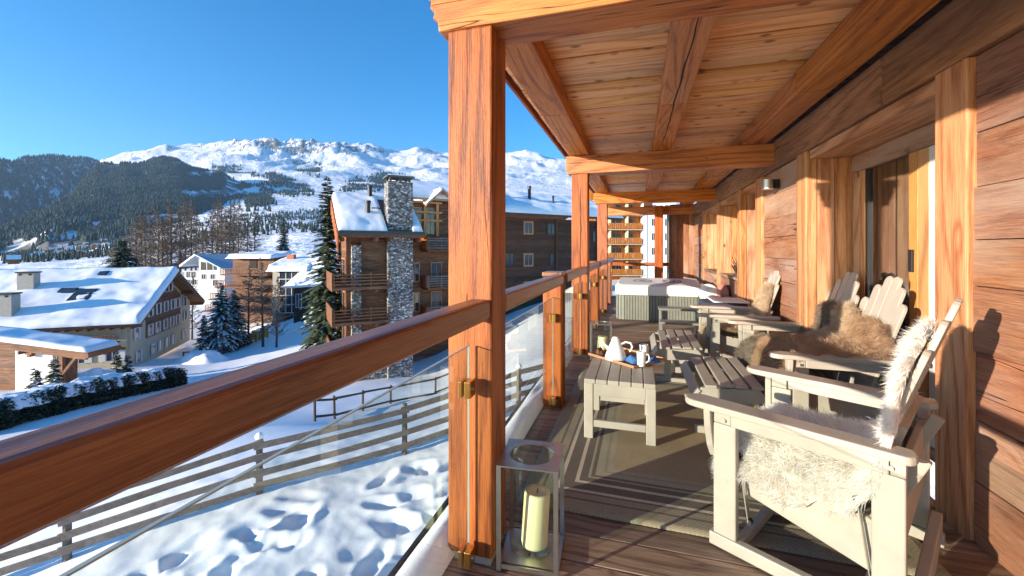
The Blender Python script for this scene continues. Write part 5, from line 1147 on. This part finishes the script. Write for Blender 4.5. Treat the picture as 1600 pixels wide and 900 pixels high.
# ------------------------------------------------------------------ sheepskins
def pelt(name, label, frame, path, y0, half, n, length, mat, seed, lift=.03, width=.0021, droop=.35, group=None, side_drop=0.):
    """a fleece draped along a path of the chair's side view (x, z); strands root all over its skin"""
    rg = np.random.default_rng(seed); P = np.array(path, float); s = np.concatenate([[0], np.cumsum(np.hypot(*np.diff(P, axis=0).T))]); s /= s[-1]
    fine = np.linspace(0,1,240); px = np.interp(fine, s, P[:,0]); pz = np.interp(fine, s, P[:,1]); k = np.ones(25)/25
    px = np.convolve(np.pad(px,12,'edge'), k, 'valid'); pz = np.convolve(np.pad(pz,12,'edge'), k, 'valid')
    def pos(u, v):
        x = np.interp(v, fine, px); z = np.interp(v, fine, pz)
        b = (fbm(u*1.6+seed, v*5, 3, seed)-.5)*.05
        sd_ = side_drop*np.clip(np.abs(u)-.62, 0, 1)**1.2*np.clip((v-.30)*6, 0, 1)*np.clip((1.02-v)*5, 0, 1)
        return np.stack([x, y0+u*half*np.where(np.abs(u) > .85, .97, 1), z+lift+b-sd_], -1)
    def normal(u, v):
        e = .01; dv = pos(u, np.clip(v+e,0,1))-pos(u, np.clip(v-e,0,1)); du = pos(u+e, v)-pos(u-e, v); nn = np.cross(dv, du); nn /= np.linalg.norm(nn,axis=1)[:,None]+1e-9
        nn *= np.sign((nn @ np.array([.5,0,.9]))+1e-6)[:,None]; dv /= np.linalg.norm(dv,axis=1)[:,None]+1e-9; return nn, dv
    def lim(v): return (.86+.14*np.sin(v*math.pi)**.5)*(1+.16*(fbm(v*9+seed, v*0+seed, 3, seed+3)-.5)*2)*np.clip(np.minimum(v,1-v)*9,0,1)**.35
    t = thing(name, label, 'sheepskin', frame['loc'], frame['rz'], group)
    nu, nv = 22, 90; U, V_ = np.meshgrid(np.linspace(-1,1,nu), np.linspace(.01,.99,nv), indexing='ij'); uu = (U*lim(V_)).ravel(); vv = V_.ravel()
    np_mesh('hide', pos(uu, vv), grid_faces(nu, nv), mat, t, smooth=True)
    u = rg.uniform(-1,1,n); v = rg.uniform(0.005,.995,n); u = u*lim(v); p0 = pos(u, v); nn, dv = normal(u, v)
    side = np.tile(np.array([0,1.,0]), (n,1))
    c1 = (vnoise(u*half*34+seed, v*38, seed)-.5)[:,None]*1.5; c2 = (vnoise(u*half*34+9, v*38+5, seed+1)-.5)[:,None]*1.5
    edge = (np.abs(u)/np.maximum(lim(v),.05)); ed = (np.sign(u)*np.clip(edge-.6,0,1)*2.2)[:,None]; en = ((v-.5)*2)[:,None]; en = np.sign(en)*np.clip(np.abs(en)-.8,0,1)*5
    d = nn*.62+dv*(.45+c1+en)+side*(c2+ed)+rg.normal(0,.22,(n,3)); d /= np.linalg.norm(d,axis=1)[:,None]
    L = (length*rg.uniform(.6,1.15,n)*(.8+.5*vnoise(u*half*20, v*22, seed+4)))[:,None]
    g = np.array([0,0,-1.]); d2 = d*.75+g*droop+rg.normal(0,.25,(n,3))+side*c2*.4; d2 /= np.linalg.norm(d2,axis=1)[:,None]
    p1 = p0+d*L*.5; p2 = p1+d2*L*.5; wv = np.cross(d, rg.normal(0,1,(n,3))); wv /= np.linalg.norm(wv,axis=1)[:,None]+1e-9; wv *= width*rg.uniform(.7,1.5,n)[:,None]
    VV = np.stack([p0-wv, p0+wv, p1+wv*.8, p1-wv*.8, p2], 1).reshape(-1,3); b = np.arange(n)*5
    F_ = np.concatenate([np.stack([b,b+1,b+2],1), np.stack([b,b+2,b+3],1), np.stack([b+3,b+2,b+4],1)])
    tag(np_mesh('fleece', VV, F_, mat, t), kind='stuff'); return t
bk = lambda h: (-.188-(h-.30)*.333, h)          # a point on the front of the back slats
pelt('sheepskin', 'cream white sheepskin on the nearest glider chair', C1, [bk(1.06),bk(.88),(-.36,.66),(-.27,.52),(-.12,.475),(.05,.49),(.17,.49),(.245,.44),(.275,.28)], .0, .385, 80000, .070, FUR_W, 3, .014, .0013, .6, side_drop=.62)
pelt('sheepskin', 'brown sheepskin over the near seat and back of the glider sofa', C2, [bk(.86),bk(.77),(-.33,.67),(-.16,.62),(.02,.62),(.18,.63),(.28,.56),(.315,.42),(.32,.12)], .34, .35, 66000, .075, FUR_B, 5, .016, .0014, .5)
pelt('sheepskin', 'grey brown sheepskin on the far seat of the glider sofa', C2, [bk(.90),bk(.80),(-.34,.66),(-.20,.54),(-.05,.50),(.15,.52),(.26,.47),(.305,.33),(.32,.10)], -.36, .30, 52000, .072, FUR_G, 8, .016, .0014, .5)
pelt('sheepskin', 'pale brown sheepskin rolled at the middle of the sofa back', C2, [bk(.88),bk(.78),(-.34,.68),(-.25,.62),(-.12,.56)], -.02, .16, 16000, .075, FUR_L, 12, .05, .0017)
pelt('sheepskin', 'pale brown sheepskin on the far glider chair', C4, [bk(.98),bk(.80),bk(.60),(-.22,.46),(.0,.44),(.2,.46),(.285,.40),(.31,.16)], .06, .26, 26000, .065, FUR_L, 15, .016, .002)

# ------------------------------------------------------------------ hot tub corner
tub = thing('hot_tub', 'hot tub in grey green slatted cladding under a white cover', 'hot tub', (.42, 9.50, 0), -.02)
hx, hy = .80, .84
core = MB().box(-hx+.03,hx-.03,-hy+.03,hy-.03,0,.50).build('cabinet', M['dark_metal'], tub)
def perim(hx, hy, r, step):
    pts = []; segs = [((-hx+r,-hy),(hx-r,-hy)),((hx,-hy+r),(hx,hy-r)),((hx-r,hy),(-hx+r,hy)),((-hx,hy-r),(-hx,-hy+r))]
    cs = [(hx-r,-hy+r,-90),(hx-r,hy-r,0),(-hx+r,hy-r,90),(-hx+r,-hy+r,180)]
    for (a, b), c in zip(segs, cs):
        L = math.dist(a,b); n = int(L/step)
        for i in range(n): f = (i+.5)/n; pts.append((a[0]+(b[0]-a[0])*f, a[1]+(b[1]-a[1])*f, math.atan2(b[1]-a[1], b[0]-a[0]), L/n))
        m = max(2, int(r*1.57/step))
        for i in range(m): q = math.radians(c[2]+90*(i+.5)/m); pts.append((c[0]+r*math.cos(q), c[1]+r*math.sin(q), q+math.pi/2, r*1.57/m))
    return pts
for x, y, a, w_ in perim(hx, hy, .16, .052):
    o = timber('slat', -w_/2+.004, w_/2-.004, -.012, .012, 0, .49, M['step_grey'], core, .004); o.location = (x,y,.25); o.rotation_euler.z = a
n = 10; cv = MB(); pts = [(q[0],q[1]) for q in perim(hx+.03, hy+.03, .16, .08)]; m_ = len(pts)
vs = []
crown = lambda yy: .70+.085*(1-abs(yy)/.87)
for sc, z in ((.985,.497),(1.0,.51),(1.0,.655),(.985,.685),(.93,0),(.6,0),(.3,0),(.01,0)): vs += [(p[0]*sc, p[1]*sc, z or crown(p[1]*sc)) for p in pts]
cv.add(vs, [(i*m_+j, i*m_+(j+1)%m_, (i+1)*m_+(j+1)%m_, (i+1)*m_+j) for i in range(7) for j in range(m_)]); cover = cv.build('cover', M['vinyl'], tub, bevel=0)
MB().box(-hx*.93,hx*.93,-.006,.006,.786,.792).build('fold_seam', M['grey_print'], cover)
def ring(x, y, r0, r1, mat):
    v = []; n = 40
    for j in range(n): q = 2*math.pi*j/n; v += [(x+r*math.cos(q), y+r*math.sin(q), crown(y+r*math.sin(q))+.004) for r in (r0, r1)]
    MB().add(v, [(2*j,2*j+1,2*((j+1)%n)+1,2*((j+1)%n)) for j in range(n)]).build('emblem_ring', mat, cover)
for x, mt in ((-.30,M['grey_print']),(.28,M['black'])):
    ring(x,-.36,.155,.185,mt); ring(x,-.36,.02,.07,mt); ring(x,-.36,.11,.118,mt)
def cushion(label, loc, sx, sy, sz, mat, rz=0, name='cushion', cat='cushion', pw=2.6):
    n = 26; m = 14; v = []; f = []
    for i in range(m):
        b = -math.pi/2+math.pi*i/(m-1)
        for j in range(n):
            a = 2*math.pi*j/n; sg = lambda q, e: math.copysign(abs(q)**(2/e), q)
            x, y, z = sg(math.cos(b),2.2)*sg(math.cos(a),pw), sg(math.cos(b),2.2)*sg(math.sin(a),pw), sg(math.sin(b),2.2)
            w_ = 1+.07*math.sin(3*a+loc[1]*5)+.05*math.sin(5*a+2*b); v.append((x*sx*w_, y*sy*w_, sz*(z+1)))
    for i in range(m-1):
        for j in range(n): f.append((i*n+j, i*n+(j+1)%n, (i+1)*n+(j+1)%n, (i+1)*n+j))
    o = MB().add(v, f).build(name, mat, smooth=True, loc=loc); o.rotation_euler.z = rz; tag(o, label, cat)
shelf = thing('low_bench', 'low wooden bench against the wall beside the hot tub', 'bench', (1.36, 8.2, 0)); timber('seat', -.20, .19, -.75, .55, .36, .42, JAMB['y'], shelf); 
for yy in (-.68,.48): timber('leg', -.19, .18, yy-.03, yy+.03, 0, .359, JAMB['z'], shelf)
cushion('lower white cushion in front of the hot tub corner', (1.25, 7.85, .42), .16, .20, .10, M['white_cloth']); cushion('upper white cushion leaning beside the hot tub cover', (1.25, 8.30, .42), .15, .18, .18, M['white_cloth'], .2)
cushion('lower rose pink cushion against the wall', (1.46, 7.70, .42), .10, .20, .10, M['rose']); cushion('upper rose pink cushion against the wall', (1.46, 8.20, .42), .10, .22, .19, M['rose'])
st = thing('hot_tub_steps', 'two tread grey green steps in front of the hot tub', 'steps', (.66, 7.30, 0))
for s in (-1,1):
    x = s*.285
    MB().prism([(-.27,0),(.27,0),(.27,.40),(.0,.40),(.0,.22),(-.27,.22)], x-.016, x+.016, Matrix(((0,1,0,0),(1,0,0,0),(0,0,1,0),(0,0,0,1)))).build('side_panel', M['step_grey'], st, bevel=.004)
for (a, b, z) in ((-.29,-.015,.223),(-.02,.29,.403)): timber('tread', -.315, .315, a, b, z, z+.035, M['step_grey'], st, .006)
bx = thing('storage_bench', 'slatted bench topped with a navy cushion behind the far glider chair', 'bench', (1.19, 6.72, 0))
for s in (-1,1): timber('leg', s*.25-.03, s*.25+.03, -.26, -.20, 0, .44, PNT, bx); timber('leg', s*.25-.03, s*.25+.03, .20, .26, 0, .44, PNT, bx)
for i in range(4): timber('slat', -.30, .30, -.29+i*.148, -.29+i*.148+.13, .441, .465, PNT, bx)
o = MB().box(-.29,.29,-.27,.27,0,.19).build('seat_cushion', M['navy'], bevel=.05, seg=4, loc=(1.19,6.72,.466)); tag(o, 'thick navy seat cushion on the slatted bench', 'cushion')
o = MB().box(-.16,.30,-.28,.28,0,.02).build('folded_towel', M['white_cloth'], bevel=.008, seg=3, loc=(1.19,6.72,.657)); tag(o, 'pale folded towel lying on the navy cushion', 'towel')

# ------------------------------------------------------------------ the cold blue air of the valley
hz = NT('valley_air'); hz.t.nodes.remove(hz.b); pv = hz.n('ShaderNodeVolumePrincipled'); pv.inputs['Color'].default_value = (.42,.68,1,1); pv.inputs['Density'].default_value = 6.0e-5; pv.inputs['Anisotropy'].default_value = .2
hz.l(pv.outputs[0], hz.out.inputs['Volume'])
zs = np.array([o.bound_box[6][2] for o in COL.objects if o.name in ('mountain','forest_hill','forest_hill.001')])
zmin = min(float(MZ.min()), float(GZ.min()), min(float(h[2].min()) for h in HILLS))-1; zmax = float(max(MZ.max(), HILLS[0][2].max()+25, HILLS[1][2].max()+25))+8
xs = [float(a.min()) for a in (MX, HILLS[0][0], HILLS[1][0], GX)]; xe = [float(a.max()) for a in (MX, HILLS[0][0], HILLS[1][0], GX)]; ye = max(float(a.max()) for a in (MY, HILLS[0][1], HILLS[1][1]))
hb = MB().box(min(xs)-20, max(xe)+20, float(GY.min())-20, ye+20, zmin, zmax).build('haze', hz.m); tag(hb, kind='stuff')
